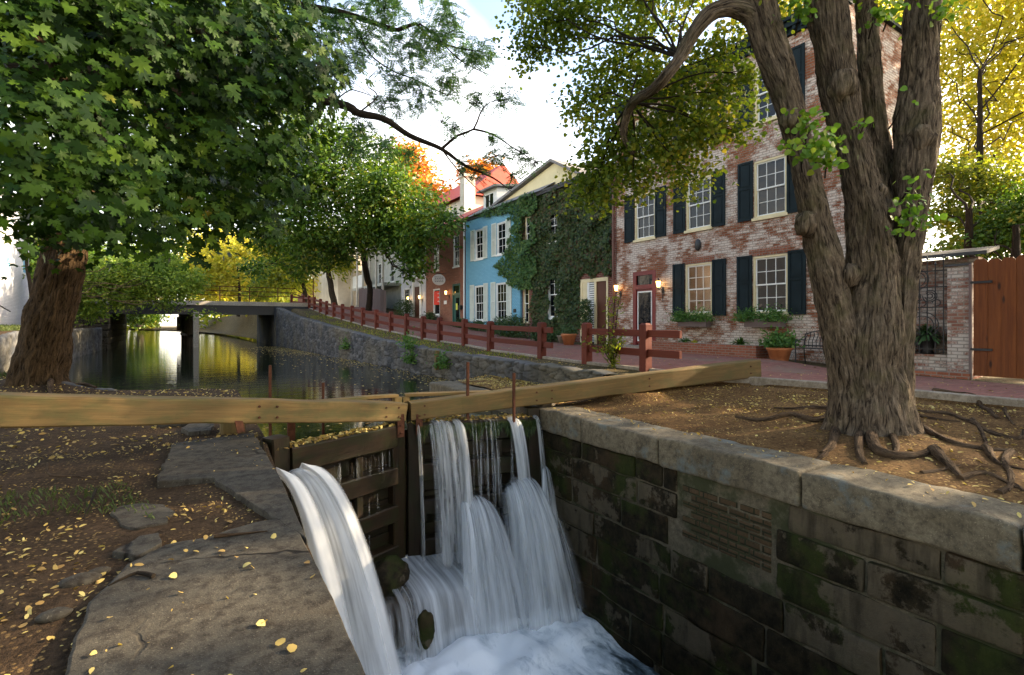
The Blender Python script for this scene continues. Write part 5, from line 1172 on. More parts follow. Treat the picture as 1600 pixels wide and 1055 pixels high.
for y in (4.62, 4.92):
    for r_ in (.05,.09,.13): ringp(y, 2.1, r_, .4*r_*20, 5.4+.4*r_*20)
ringp(4.76, 1.45, .30); ringp(4.76, 1.45, .21); ringp(4.86, 2.48, .22, 0, 6.28); ringp(4.86, 2.48, .16, 0, 6.28)
for y in (4.5,4.76,5.0): ringp(y, 1.95, .07, 0, 5)
mb.build('scrollwork', M['iron'], ig)
t = thing('fern_urn', 'dark planter of shadowed leaves behind the iron gate', 'planter', (GXw+.28, 4.75, .80)); mb = MB(); mb.lathe([(.0,0),(.14,0),(.10,.08),(.20,.38),(.23,.40),(.0,.36)], (GXw+.28,4.75,.801), 14); mb.build('urn', M['iron'], t); strap_leaves('foliage', (GXw+.25,4.75,1.18), 160, .55, M['shrub'], t, .12)
t = thing('planter', 'black box planter below the iron gate scrollwork', 'planter', (GXw+.28, 5.3, .80)); mb = MB(); mb.block((GXw+.15,5.02,.803),(GXw+.42,5.7,1.15), r=.02, amp=0); mb.build('box', M['iron'], t); strap_leaves('foliage', (GXw+.28,5.2,1.15), 90, .4, M['shrub'], t, .12)
cf = thing('cedar_fence', 'tall stained cedar board fence at the right edge, dog-eared tops', 'fence', (14, 0, .3))
y = 3.86; k = 0
while y > -5.5:
    w = random.uniform(.215,.235); b = MB(); x = 13.92+(.012 if k % 2 else 0); zt = 2.83+random.uniform(-.02,.02); off = random.random()*50
    pr = [(y-w,.40),(y-.006,.40),(y-.006,zt-.05),(y-.05,zt),(y-w+.05,zt),(y-w,zt-.05)]
    n = len(pr); vs = [(x,a,c) for a, c in pr]+[(x+.022,a,c) for a, c in pr]; uv = [(c+off, a*1.0+off) for a, c in pr]
    b.add(vs, [tuple(range(n))[::-1], tuple(range(n,2*n))]+[(i,(i+1)%n,(i+1)%n+n,i+n) for i in range(n)], [uv[::-1], uv]+[[uv[i],uv[(i+1)%n],uv[(i+1)%n],uv[i]] for i in range(n)])
    b.build('board', M['wood_cedar'], cf); y -= w-.006; k += 1
mb = MB()
for z in (.9, 2.4): mb.obox((13.99,3.8,z),(13.99,-5.5,z),.05,.09)
mb.build('rail', M['wood_cedar'], cf); mb = MB(); mb.obox((13.93,3.90,.30),(13.93,3.90,2.75),.06,.05, up=(0,1,0)); mb.build('post', M['wood_grey'], cf)
mb = MB()
for z in (.95,2.35): mb.box(13.895, 13.915, 3.55, 3.90, z-.025, z+.025)
mb.build('hinge', M['iron'], cf)

# ------------------------------------------------------------------ path furniture: planter wall, pots, bench, shrubs
t = thing('brick_planter', 'long low brick planter wall at the foot of the whitewashed house', 'planter', (13.6, 10.5, .35))
mb = MB(); a, b = 8.35, 12.7
n = 24; Yp = np.linspace(a, b, n); 
for y0_, y1_ in zip(Yp, Yp[1:]): zb = pz((y0_+y1_)/2); mb.box(13.35, 13.57, y0_, y1_, .2, zb+.36)
mb.box(13.57, 14.49, a, a+.22, .2, pz(a)+.36); mb.build('low_wall', M['brick_red'], t)
mb = MB(); 
A = np.array([[(x, y, pz(y)+.30+.02*math.sin(x*9+y*7)) for x in (13.57,14.0,14.49)] for y in np.linspace(a+.22, b, 20)]); mb.grid(A); mb.build('planting_soil', M['soil_left'], t)
for k, (y, lb, s) in enumerate([(11.15,'arching green hosta in the brick planter under the lit window',.34),(9.15,'wide spidery green hosta in the brick planter under the right window',.42)]):
    t = thing('hosta', lb, 'plant', (13.9, y, pz(y)+.30)); strap_leaves('foliage', (13.85,y,pz(y)+.30), 80, s*1.25, M['plant'], t, .16)
t = thing('marigold', 'small yellow flower between the two hostas', 'flower', (13.7, 10.6, pz(10.6)+.3)); tuft('blossom', (13.65,10.6,pz(10.6)+.34), (.08,.08,.05), .10, 50, M['yellow'], t, .035)
tt = thing('terracotta_pot', 'large round terracotta pot with a leafy plant beside the dark bench', 'flower pot', (13.55, 7.85, pz(7.85)+.02))
c = (13.55, 7.80, float(pz(7.85))+.02-.12); mb = MB(); mb.lathe([(.0,0),(.20,0),(.29,.36),(.32,.37),(.33,.44),(.29,.44),(.28,.40),(0,.38)], c, 28); mb.build('pot', M['terracotta'], tt)
t2 = tuft('foliage', (c[0],c[1],c[2]+.46), (.40,.40,.3), .36, 1100, M['plant'], tt, .05)
for k, (x, y, r_, lb, mt) in enumerate([(13.0,16.15,.30,'wide terracotta bowl by the louvred doorway','terracotta'),(13.35,17.0,.22,'grey stone pot by the louvred doorway','kerb')]):
    t = thing('plant_pot', lb, 'flower pot', (x, y, pz(y)+.02)); z = float(pz(y))+.02; mb = MB(); mb.lathe([(.0,0),(r_*.65,0),(r_,r_*1.2),(r_*1.08,r_*1.25),(r_*1.05,r_*1.5),(r_*.9,r_*1.45),(0,r_*1.3)], (x,y,z), 20); mb.build('pot', M[mt], t); tuft('foliage', (x,y,z+r_*1.5), (r_*1.4,r_*1.4,.2), .3, 300, M['shrub'], t, .045)
t = thing('topiary', 'clipped dark column shrub in front of the louvred shutter', 'shrub', (14.2, 16.55, pz(16.5)+.02)); z = float(pz(16.5)); mb = MB(); mb.tube([(14.2,16.55,z),(14.2,16.55,z+.5)], .03, 6); mb.lathe([(0,0),(.14,0),(.19,.3),(0,.28)], (14.2,16.55,z+.02), 12); mb.build('stem', M['bark_dark'], t)
crown('foliage', [((14.2,16.55,z+.9),.26),((14.2,16.55,z+1.35),.26),((14.2,16.55,z+1.7),.20)], 1800, .045, QUAD, M['shrub'], t, per=3, spread=.05, lo=.6)
# bench
t = thing('iron_bench', 'small black wrought iron bench half behind the big trunk', 'bench', (13.8, 7.0, pz(7)+.02)); z = float(pz(6.9)); mb = MB()
for k in range(7): mb.obox((13.50+k*.055,6.30,z+.44),(13.50+k*.055,7.35,z+.44),.035,.015)
mb.build('seat', M['iron'], t); mb = MB()
for k in range(11): y = 6.35+k*.095; mb.tube([(13.90,y,z+.46),(13.95,y+.03,z+.62),(13.96,y-.02,z+.78),(13.97,y,z+.86)], .011, 5)
mb.tube([(13.97,6.3,z+.80),(13.97,6.5,z+.86),(13.98,6.83,z+.93),(13.97,7.15,z+.86),(13.97,7.35,z+.80)], .016, 6); mb.obox((13.9,6.3,z+.5),(13.9,7.35,z+.5),.02,.03); mb.build('backrest', M['iron'], t)
for y in (6.32, 7.33):
    mb = MB(); mb.tube([(13.47,y,z+.02),(13.50,y,z+.2),(13.48,y,z+.44),(13.50,y,z+.62),(13.72,y,z+.66),(13.92,y,z+.64)], .016, 6); mb.tube([(13.98,y,z+.02),(13.92,y,z+.25),(13.90,y,z+.44),(13.97,y,z+.80)], .016, 6); mb.build('leg', M['iron'], t)
# shrubs along the fronts
for (x, y, r_, h, lb) in [(13.4,20.8,.95,.62,'broad feathery grey-green shrub in front of the blue and ivy houses'),(13.2,18.0,.55,.30,'low mounded leafy plant at the foot of the ivy'),(13.5,24.6,.5,.34,'low green shrub beneath the right window of the blue house'),(13.6,26.6,.5,.30,'low green shrub beneath the left window of the blue house'),(13.6,22.4,.6,.5,'rounded dark shrub where the blue front meets the ivy'),(13.7,31.6,.5,.35,'scraggy plant below the air conditioner'),(13.8,36.5,.7,.8,'climbing rose with reddish leaves by the white house door')]:
    t = thing('shrub', lb, 'shrub', (x, y, pz(y))); z = float(pz(y)); mb = MB()
    for k in range(9): a = random.random()*6.28; mb.tube([(x,y,z),(x+math.cos(a)*r_*.4,y+math.sin(a)*r_*.4,z+h*.8),(x+math.cos(a)*r_*.7,y+math.sin(a)*r_*.7,z+h*1.3)], .012, 4)
    mb.build('stems', M['bark_dark'], t)
    crown('foliage', [((x,y,z+h*.8), h*.9),((x,y-r_*.6,z+h*.7),h*.7),((x-r_*.2,y+r_*.6,z+h*.7),h*.75),((x,y+.1,z+h*1.3),h*.55)], int(2600*r_), .06, OVAL, M['shrub'], t, per=6, spread=.12, lo=.4)
# loose wooden edging by the path and little wall post
mb = MB(); a = P(748,553,15.2); b = P(824,563.5,12.9); mb.obox((a[0],a[1],zr(a[0],a[1])+.04),(b[0],b[1],zr(b[0],b[1])+.04),.14,.09, bev=.01, n=5, wob=.02); o = mb.build('timber_edging', M['wood_grey'], None); tag(o, 'weathered timber lying along the edge of the verge', 'timber')

# ------------------------------------------------------------------ red fences
def red_fence(ys, label, ext0=0, ext1=0, xs=None):
    X = [float(kx(y))+.02 for y in ys] if xs is None else xs; t = thing('timber_fence', label, 'fence', (X[0], ys[0], float(pz(ys[0]))))
    pts = []
    for x, y in zip(X, ys):
        z = float(pz(y)); mb = MB(); s = .095; mb.obox((x,y,z-.15),(x,y,z+.96),.19,.19, up=(0,1,0), n=3, wob=.012); mb.v  # tapered cap
        q = [(x-s,y-s,z+.96),(x+s,y-s,z+.96),(x+s,y+s,z+.96),(x-s,y+s,z+.96),(x-s*.62,y-s*.62,z+1.0),(x+s*.62,y-s*.62,z+1.0),(x+s*.62,y+s*.62,z+1.0),(x-s*.62,y+s*.62,z+1.0)]
        mb.add(q, [(4,5,6,7),(0,1,5,4),(1,2,6,5),(2,3,7,6),(3,0,4,7)]); mb.build('post', M['fence_red'], t); pts.append((x,y,z))
    seg = list(zip(pts, pts[1:]))
    for h in (.36, .78):
        for i, (p, q) in enumerate(seg):
            a = np.array(p); b = np.array(q); d = (b-a)/np.linalg.norm(b-a); a2 = a-(d*ext0 if i == 0 else 0); b2 = b+(d*ext1 if i == len(seg)-1 else 0)
            off = np.array((.0,0,h)); mb = MB(); mb.obox(tuple(a2+off), tuple(b2+off), .07, .155, bev=.006, n=3, wob=.01); mb.build('rail', M['fence_red'], t)
    return t
ysf = [11.85,15.3,17.5,19.6,21.2,23.0,24.9,26.9,29.0,31.2,33.4,35.6,37.6,39.4,41.2,43.0,45.0,47.0]
red_fence(ysf, 'long dark red post-and-rail fence climbing along the path to the bridge', ext0=.55)
red_fence([7.80, 9.75], 'short dark red fence section of two posts in front of the brick house', ext0=.95, ext1=0, xs=[8.40,8.42])
# climber on the short fence
t = thing('climbing_plant', 'thin leafy climber growing up the short fence section', 'plant', (8.55, 8.85, .5)); mb = MB(); c0 = np.array((8.36,8.75,.5))
brs = [(wiggle(c0, c0+np.array((rng.normal()*.12,rng.normal()*.12, 1.55)), 8, .16, 0, k), .010) for k in range(3)]+[(wiggle(c0, c0+np.array((rng.normal()*.35,rng.normal()*.35,.5+rng.random()*.3)), 6, .2, .1, k+5), .008) for k in range(7)]
for p_, r_ in brs: mb.tube(p_, r_, 5)
mb.build('stem', M['bark_dark'], t); pts = np.array([q for p_, _ in brs for q in p_]); pts = np.repeat(pts, 9, 0)+rng.normal(size=(len(pts)*9,3))*.06; leaves('foliage', pts, rng.normal(size=pts.shape)+[-.4,-.3,.8], rng.normal(size=pts.shape)+[0,0,-.3], .045*(.6+.8*rng.random(len(pts))), OVAL, M['yellowgreen'], t, fan=False)
# weathered board fence before the balcony house
t = thing('board_fence', 'weathered grey and rust board fence below the balconies', 'fence', (13.6, 43, 2.3)); mb = MB(); y = 40.0
while y < 47.6: z = float(pz(y)); mb.obox((13.5,y,z),(13.5,y,z+1.75+random.uniform(-.05,.05)),.03,.17, up=(0,1,0)); y += .178
mb.build('boards', M['wood_grey'], t)
t = thing('street_lamp', 'slim lamp post with a pale lantern at the bridge end', 'street lamp', (11.4, 56, 2.95)); mb = MB(); mb.lathe([(.0,0),(.12,0),(.10,.3),(.05,.5),(.045,3.2),(.0,3.2)], (11.2,56,2.95), 10); mb.build('pole', M['fence_red'], t); mb = MB(); mb.lathe([(.0,0),(.10,.02),(.22,.5),(.0,.75)], (11.2,56,6.15), 8, sm=False); mb.build('lantern_head', M['cream_paint'], t)

# ------------------------------------------------------------------ road bridge
br = thing('road_bridge', 'low flat road bridge over the canal with a dark timber pier and thin railing', 'bridge', (0, 44, 0))
YB0, YB1 = 43.0, 54.5
mb = MB(); mb.box(-14, 9.5, YB0, YB1, 2.80, 3.10); mb.build('deck', M['conc'], br)
mb = MB(); mb.box(-5.6, 6.4, YB0+.15, YB0+.5, 2.12, 2.799)
for y in (45.5,48,50.5,53): mb.box(-5.6, 6.4, y, y+.3, 2.28, 2.799)
mb.build('girder', M['iron'], br)
mb = MB()
x = -13.5
while x < 7.2: mb.obox((x,YB0+.12,3.1),(x,YB0+.12,4.2),.06,.06, up=(0,1,0)); x += 1.95
for z in (3.55,3.88,4.2): mb.obox((-13.9,YB0+.12,z),(7.3,YB0+.12,z),.05,.05)
mb.build('railing', M['rust'], br)
mb = MB(); mb.block((5.75, 42.9, -.8), (9.0, 54.6, 2.79), r=.05, step=.8, amp=.03, fr=1); mb.build('right_abutment', M['rubble'], br)
mb = MB()
for k in range(8): mb.block((-6.6, 42.4+.0*k, -.8+k*.45), (-4.30+random.uniform(-.05,.05), 54.6, -.8+(k+1)*.45-.01), r=.05, step=.8, amp=.03, fr=1)
mb.build('left_abutment', M['slab'], br)
mb = MB(); mb.obox((.62,YB0+.3,-.9),(.62,YB0+.3,2.3),.36,.36, up=(0,1,0), bev=.03); mb.build('pier_post', M['conc'], br)
for k in range(1, 6): mb = MB(); x = .62-.16*k; mb.obox((x,YB0+.3+2.0*k,-.9),(x,YB0+.3+2.0*k,2.3),.34,.34, up=(0,1,0), bev=.03); mb.build('pier_post', M['wood_old'], br)
mb = MB(); mb.obox((.62,YB0+.3,2.12),(-.35,YB1-.8,2.12),.4,.3); mb.obox((.60,YB0+.5,.55),(-.35,YB1-.8,.55),.14,.22); mb.box(-.62, -.35, YB0+6, YB1-1, .9, 2.0); mb.build('pier_cap', M['wood_old'], br)
mb = MB(); mb.lathe([(.35,0),(.35,.9),(.2,1.2),(0,1.2)], (3.9, 48, 3.1), 10) if False else None
# ------------------------------------------------------------------ the big multi-stemmed tree at the right
bt = thing('linden_tree', 'massive multi-stemmed tree with deeply ridged bark in front of the brick house', 'tree', (7.5, 3.2, .2))
def limb(lst, zc=6.7):
    pts = [P(x, y, (l[0] if l else zc)) for x, y, r, *l in lst]; rad = [r*(l[0] if l else zc)/800 for x, y, r, *l in lst]; return pts, rad
mb = MB()
Z0 = 6.75
def flare(t, a, L): return 1+.34*math.exp(-L/.28)*(1+.75*math.sin(a*4+.6)+.45*math.sin(a*7+2))
def blimb(lst, n=72, bark=.028, fl=None, ov=0, zc=Z0, step=.045):
    p, r = limb(lst, zc); p, r = spline(p, r, step); mb.tube(p, r, n, bark=bark, flare=fl, ov=ov, cap=True)
blimb([(1357,700,58),(1357,650,50),(1357,600,46),(1357,545,43),(1360,480,37),(1362,420,32),(1356,350,27),(1345,290,23),(1331,225,21),(1313,150,24),(1300,70,24),(1287,-20,27),(1278,-110,30),(1275,-200,26)], 120, .036, flare, 0)
blimb([(1330,690,30),(1327,600,27),(1316,540,24),(1301,470,23),(1287,400,23),(1271,330,19),(1255,250,17),(1232,160,19),(1208,85,21),(1190,28,23),(1176,-30,20),(1165,-110,17)], 84, .030, flare, 5)
blimb([(1192,45,18),(1170,22,15),(1140,13,12),(1108,22,11),(1083,52,9.5),(1064,88,8.5),(1044,116,8),(1020,140,7,7.0),(990,160,6,7.5),(978,185,5,7.7),(975,215,4,7.8),(990,240,3,7.9)], 40, .02, None, 9)
blimb([(1376,400,19,6.9),(1380,320,17,7.0),(1371,235,15.5,7.1),(1361,130,14,7.1),(1353,10,12.5,7.2),(1348,-120,11,7.2)], 48, .03, None, 13)
blimb([(1385,690,32),(1388,600,29),(1394,540,25),(1403,470,22),(1414,400,19),(1424,330,20),(1429,255,26),(1433,195,28),(1438,120,23),(1441,30,22),(1446,-90,20),(1450,-180,16)], 84, .030, flare, 17)
# burls
for x, y, r_ in ((1258,350,15),(1316,133,20),(1390,330,14),(1440,215,20),(1374,300,10),(1232,190,13),(1326,430,14)):
    c = P(x, y, Z0-.12); n = 14; A = np.zeros((n, 2*n, 3)); R = r_*Z0/800
    for i, a in enumerate(np.linspace(0, math.pi, n)):
        for j, b in enumerate(np.linspace(0, 2*math.pi, 2*n)):
            d = Vector((math.sin(a)*math.cos(b), math.sin(a)*math.sin(b), math.cos(a))); k = 1+.3*mnoise.noise(d*2+Vector((x,0,0)))+.12*abs(mnoise.noise(d*6)); A[i,j] = c+np.array(d)*R*k*np.array((1,1,1.25))
    UV = np.zeros((n, 2*n, 2)); UV[...,0] = A[...,2]; UV[...,1] = np.linspace(0,1,2*n)[None]*R*6; mb.grid(A, uv=UV, sm=True)
mb.build('trunk', M['bark_big'], bt)
# surface roots
mb = MB()
def root(px, r, n=14, lift=.35):
    pts = []
    for x, y in px:
        q = G(x, y, .2); q = G(x, y, float(zr(q[0], q[1]))); q = G(x, y, float(zr(q[0], q[1]))); q[2] = 0; pts.append(q)
    pts, rr = spline(pts, list(np.linspace(r, r*.35, len(pts))), .06)
    out = []
    for i, p in enumerate(pts): out.append(np.array((p[0], p[1], float(zr(p[0], p[1]))+rr[i]*(lift-.25+.6*mnoise.noise(Vector((i*.11, r*40, px[0][0]*.1)))))))
    mb.tube(out, rr, n, bark=.008, ov=px[0][0]*.1)
for px, r_ in [
    ([(1365,655),(1362,685),(1378,705),(1410,712),(1440,705),(1462,695)],.075),([(1330,650),(1310,668),(1300,690),(1285,700)],.08),([(1310,650),(1275,655),(1235,650),(1190,655),(1150,652)],.065),
    ([(1300,640),(1270,636),(1240,640),(1210,638)],.05),([(1405,650),(1440,665),(1480,690),(1530,700),(1580,704)],.06),([(1400,640),(1440,642),(1490,650),(1545,672),(1570,680)],.05),
    ([(1460,700),(1478,722),(1505,745)],.07),([(1460,614),(1490,618),(1520,630),(1560,655)],.07),([(1420,645),(1455,655),(1500,660)],.04),([(1580,704),(1570,720),(1580,745),(1575,765)],.04),
    ([(1545,672),(1590,685),(1600,670)],.04),([(1540,700),(1560,725),(1600,735)],.04),([(1500,745),(1540,740),(1590,760)],.03),([(1345,665),(1342,700),(1352,722)],.06),([(1520,655),(1540,690),(1530,700)],.025),
    ([(1380,660),(1400,690),(1395,712)],.05),([(1290,700),(1280,715),(1262,722)],.03),([(1595,620),(1570,640),(1585,665)],.03),([(1440,735),(1470,732),(1500,727)],.02),([(1560,770),(1585,755),(1600,765)],.03)]:
    root(px, r_)
mb.build('root', M['root'], bt)
# crown that hangs over the path
cb = pxblobs([(845,30,9,48),(830,75,9,36),(905,20,9,45),(880,60,9,30),(960,105,9,50),(920,165,8.8,42),(1000,55,9,42),(1040,150,8.4,62),(975,215,8.2,62),(935,285,8.2,42),(1055,235,8.2,62),(1130,150,8.2,48),(1125,85,8.2,42),
    (1080,285,8,30),(990,285,8.2,34),(1150,205,8,26),(1010,120,9,40),(950,240,8.4,36),(1000,10,9.5,40),(760+85,-30,9.5,50),(960,-40,9.5,60),(1060,20,8.6,26),(1080,-30,9,40),(1160,110,7.8,24),(915,312,8.4,20),(1100,200,7.9,40)])
mb = MB(); hub = P(1044,116,Z0+.3); hub2 = P(1000,180,7.6)

limbs(mb, lambda c: P(985,160,7.6) if c[2] < 6 else P(1060,90,7.0), cb, .020, .006, 8, .2, 3, .1); mb.build('branches', M['bark_dark'], bt)
crown('crown', cb, 23000, .052, HEART, M['linden'], bt, per=14, spread=.15, lo=.2, up=.8, outw=.3, rnd=.7, droop=.5)
top = [(P(1230,-40,6.6),.55),(P(1400,-20,7.2),.5),(P(1500,-60,6.8),.7),(P(1330,-120,7),1.2),(P(1200,-200,7),1.5),(P(1450,-250,7),1.6),(P(1100,-200,8),1.6),(P(1000,-260,9),1.8)]
crown('upper_crown', top, 9000, .05, HEART, M['linden'], bt, per=10, spread=.2, lo=.3)
sp = pxblobs([(1268,200,6.1,20),(1285,225,6.1,22),(1262,240,6.0,20),(1300,250,6.1,16),(1240,226,6.0,14),(1250,180,6.2,12),(1428,285,6.2,14),(1420,320,6.2,16),(1440,345,6.2,12),(1412,350,6.2,14),(1350,195,6.3,10),(1372,20,6.3,12),(1250,15,6.4,12),(1396,8,6.4,14),(1472,18,6.4,14),(1405,170,6.4,8)])
crown('sprout_foliage', sp, 520, .062, HEART, M['sprout'], bt, per=3, spread=.07, lo=.2, up=.4, outw=.5, rnd=.6, droop=.6, fan=True)
mb = MB(); 
for c, R in sp: mb.tube(wiggle(np.array(c)+np.array((.35,.25,-.1)), c, 5, .2), np.linspace(.012,.004,6), 5)
mb.build('sprout_stems', M['bark_dark'], bt)

# ------------------------------------------------------------------ the maple on the left bank
mt = thing('maple_tree', 'huge dark green maple with broad leaves hanging over the left of the canal', 'tree', (-3.0, 15.4, .1))
mb = MB(); tb = np.array((-2.8,15.4,-.1)); p, r = spline([tb, tb+(.02,0,.5), tb+(.20,-.05,1.6), tb+(.50,-.1,3.4), tb+(.7,-.3,5.5), tb+(.8,-.8,8), tb+(.8,-1.2,11)], [.54,.47,.42,.39,.37,.32,.25], .08)
mb.tube(p, r, 80, bark=.045, flare=lambda t,a,L: 1+.14*math.exp(-L/.3)*(1+.6*math.sin(a*4)), ov=31)
fork = tb+(.7,-.3,5.5)
for k, (pxx, r0) in enumerate([((60,60,5.2),.20),((300,40,7),.2),((420,160,7),.16),((180,250,6),.16),((330,280,7.8),.14),((430,60,7.5),.13),((120,-200,6),.2)]):
    e = P(*pxx); mb.tube(wiggle(fork+(0,0,k*.25), e, 14, .10, .6, k*3.1), np.linspace(r0, .02, 15), 10, bark=.012)
mb.build('trunk', M['bark_maple'], mt)
front_b = pxblobs([(45,60,5.2,95),(180,50,5.8,95),(50,190,5.0,85),(160,190,5.6,85),(75,300,5.2,66),(165,290,5.7,66),(280,60,6.6,90),(380,80,6.8,90),(455,115,7.0,68),(410,195,6.8,78),(300,190,7.4,85),(255,280,7.0,70),(335,290,7.5,58),
    (425,265,7.2,48),(130,350,6.0,36),(215,350,6.5,44),(300,358,7.6,34),(375,330,7.6,40),(490,170,7.2,34),(80,365,5.0,24),(470,60,7.2,50),(490,110,7.2,36),(405,355,7.8,24),(60,-70,5.6,110),(250,-80,6.6,120),(420,-50,7.2,80)])
p_, o_, bi_, cc_ = blob_points(front_b, 4900, 15, .21, .5); m = len(p_)
VW = nrm(np.array((0,0,1.5))-p_)  # open, lit side of the tree faces the canal below
N = o_*.55+np.array((.35,-.75,.35))+rng.normal(size=(m,3))*.38; T = (p_-cc_)*1.6+np.array((0,0,-1.0))+rng.normal(size=(m,3))*.45
leaves('crown', p_, N, T, .100*(.6+.65*rng.random(m)), MAPLE, M['maple'], mt, cup=.16, fan=True)
back_b = pxblobs([(60,100,10,150),(220,100,10.5,150),(350,110,10.5,130),(120,260,10,110),(250,270,10.5,95),(360,240,10.5,90),(430,130,10,80),(60,330,9.5,75),(200,350,10,44),(60,0,9,150),(300,-60,10,160),(430,30,10,70),(150,385,12,26),(330,345,11,40),(400,300,10.5,48),(100,-250,9,200),(350,-250,9,200),(0,-500,7,300),(300,-600,8,300),(-100,100,6.5,120),(150,-200,5,160)])  # the high balls above the view are added to shade the inner crown
crown('rear_crown', back_b, 46000, .115, MAPLE2, M['maple'], mt, per=9, spread=.35, lo=.1, up=.5, outw=.4, rnd=.6, fan=False)
# lower wisps before the bridge
wb = pxblobs([(130,415,14,20),(170,425,14,16),(150,400,14,24),(190,400,14,20)])
# roots at the maple's foot
mb = MB()
for px in ([(95,600),(120,603),(150,606)],[(20,600),(0,598),(-20,600)],[(70,602),(90,612),(100,622)]):
    q = [G(x, y, .05) for x, y in px]; q = [np.array((a[0],a[1],float(zl(a[0],a[1]))+.03)) for a in q]; mb.tube(wiggle(q[0], q[-1], 8, .15), np.linspace(.07,.02,9), 8, bark=.01)
mb.build('root', M['root'], mt)

# ------------------------------------------------------------------ locust: thin feathery branches across the sky
lt = thing('locust_tree', 'feathery small-leaved tree reaching bare curving branches across the sky', 'tree', (-5.6, 13.0, .3)); mb = MB()
p, r = spline([(-5.6,13,.2),(-5.5,12.8,3),(-5.2,12.6,6),(-5,12.4,9)], [.3,.26,.22,.15], .2); mb.tube(p, r, 20, bark=.03)
def lb_(lst, zc, r0, r1, start=None, n=8):
    pts = [P(x, y, zc+dz) for x, y, dz in lst]
    if start is not None: pts = [np.array(start)]+pts
    p, r = spline(pts, list(np.linspace(r0, r1, len(pts))), .12); mb.tube(p, r, n, cap=True); return p
L1 = lb_([(200,-60,-.5),(420,-6,0),(480,10,0),(535,20,0),(590,38,.1),(622,47,.1),(650,37,.1),(672,60,.2),(715,75,.3),(760,82,.3)], 9.5, .085, .008, (-5,12.4,8.5))
L2 = lb_([(300,120,-.3),(520,160,0),(560,177,0),(600,186,0),(640,212,.1),(690,233,.1),(725,258,.2),(770,278,.3),(800,300,.4)], 9.0, .10, .006, (-5.2,12.6,5.5))
L3 = lb_([(538,20,0),(560,50,0),(578,85,.1),(615,112,.2),(650,125,.2),(700,150,.3)], 9.5, .022, .005)
L4 = lb_([(690,233,.1),(715,212,.1),(740,202,.1),(750,178,.2),(765,160,.2),(800,155,.3)], 9.0, .028, .004)
L5 = lb_([(740,202,.1),(770,210,.2),(800,230,.3),(840,255,.4)], 9.0, .022, .006)
L6 = lb_([(650,125,.2),(690,145,.4),(720,150,.5)], 9.5, .012, .005); L7 = lb_([(655,37,.1),(680,55,.1),(720,95,.3),(770,120,.4)], 9.5, .02, .006)
L8 = lb_([(690,233,.1),(712,262,.1),(735,285,.1),(765,315,.2),(775,335,.2)], 9.0, .014, .004); L9 = lb_([(560,177,0),(590,150,.1),(572,130,.2),(600,100,.2)], 9, .016, .004); L10 = lb_([(520,160,0),(550,140,.1),(580,150,.1),(540,120,.2)], 9, .014, .004)
zones = pxblobs([(600,20,9.5,40),(560,60,9.5,40),(640,70,9.5,50),(690,60,9.7,45),(745,85,9.8,32),(620,120,9.6,36),(660,150,9.6,34),(700,130,9.8,30),(540,100,9.5,30),(470,20,9.5,26),(690,190,9.7,12),(610,160,9.5,28),(560,200,9.4,26),(600,225,9.4,24),(550,230,9.3,26),(640,240,9.4,16),
   (745,160,9.2,20),(785,150,9.3,24),(710,200,9.1,16),(770,215,9.2,18),(775,245,9.3,22),(750,265,9.3,22),(815,240,9.4,22),(800,275,9.4,16),(720,255,9.2,14),(530,30,9.6,34),(700,25,9.6,30),(500,60,9.5,28),(580,-30,9.6,50),(680,-30,9.6,40),(835,255,9.5,14)])
for c, R in zones:
    for k in range(6):
        d = nrm(rng.normal(size=3)); mb.tube(wiggle(np.array(c)-d*R*.6, np.array(c)+d*R*.9, 5, .25, 0, k), np.linspace(.007,.003,6), 4, cap=False)
mb.build('branches', M['bark_dark'], lt)
nl = 1700; Cz = np.array([z[0] for z in zones]); Rz = np.array([z[1] for z in zones]); w = Rz**2; bi = rng.choice(len(zones), nl, p=w/w.sum()); base = Cz[bi]+nrm(rng.normal(size=(nl,3)))*(Rz[bi]*rng.random(nl)**.45)[:,None]*np.array([1,1,.8])
D = nrm(rng.normal(size=(nl,3))*np.array([1,1,.35])+np.array([.2,-.1,-.35])); Nn = nrm(np.cross(D, np.cross(np.tile([0,0,1.0],(nl,1))+rng.normal(size=(nl,3))*.25, D))); Sd = np.cross(D, Nn)
C = []; N = []; T = []; S = []
for k in range(9):
    t = (k+.5)/9*.24
    for sg in (-1, 1):
        C.append(base+D*t+Sd*sg*.022+np.array([0,0,-.35*t*t/.24*.4])); N.append(Nn+rng.normal(size=(nl,3))*.15); T.append(Sd*sg+D*.35); S.append(np.full(nl, .030))
leaves('crown', np.vstack(C), np.vstack(N), np.vstack(T), np.concatenate(S), OVAL, M['locust'], lt, cup=0, fan=False)

# ------------------------------------------------------------------ roadside tree in front of the far houses
rt = thing('roadside_tree', 'mid-green tree hanging over the path in front of the white and brick houses', 'tree', (12.6, 41.5, 2.4)); mb = MB()
tp, tr_ = spline([(12.4,41.0,2.2),(12.6,41.2,4.2),(12.3,41.0,5.2),(11.9,40.6,6.8),(11.4,39.5,9.5),(10.2,37,12)], [.24,.20,.22,.19,.16,.1], .15); mb.tube(tp, tr_, 28, bark=.04)
rb = pxblobs([(450,310,33,55),(505,270,34,60),(480,365,34,42),(560,330,34,66),(620,330,33,55),(570,372,35,34),(655,365,31,38),(655,410,31,20),(520,395,36,28),(430,380,36,32),(690,345,29,20),(600,255,35,38),(540,220,35,34),(640,390,32,30),(440,250,34,50),(400,420,40,18),(668,318,30,26),(702,352,28,14),(600,368,33,30),(640,432,31,10),(480,210,34,44),(470,415,36,22),(420,360,36,34),(600,290,32,44)])
limbs(mb, np.array((11.6,40,8.0)), rb, .13, .03, 8, .15, 2, .4); mb.build('trunk', M['bark_dark'], rt)
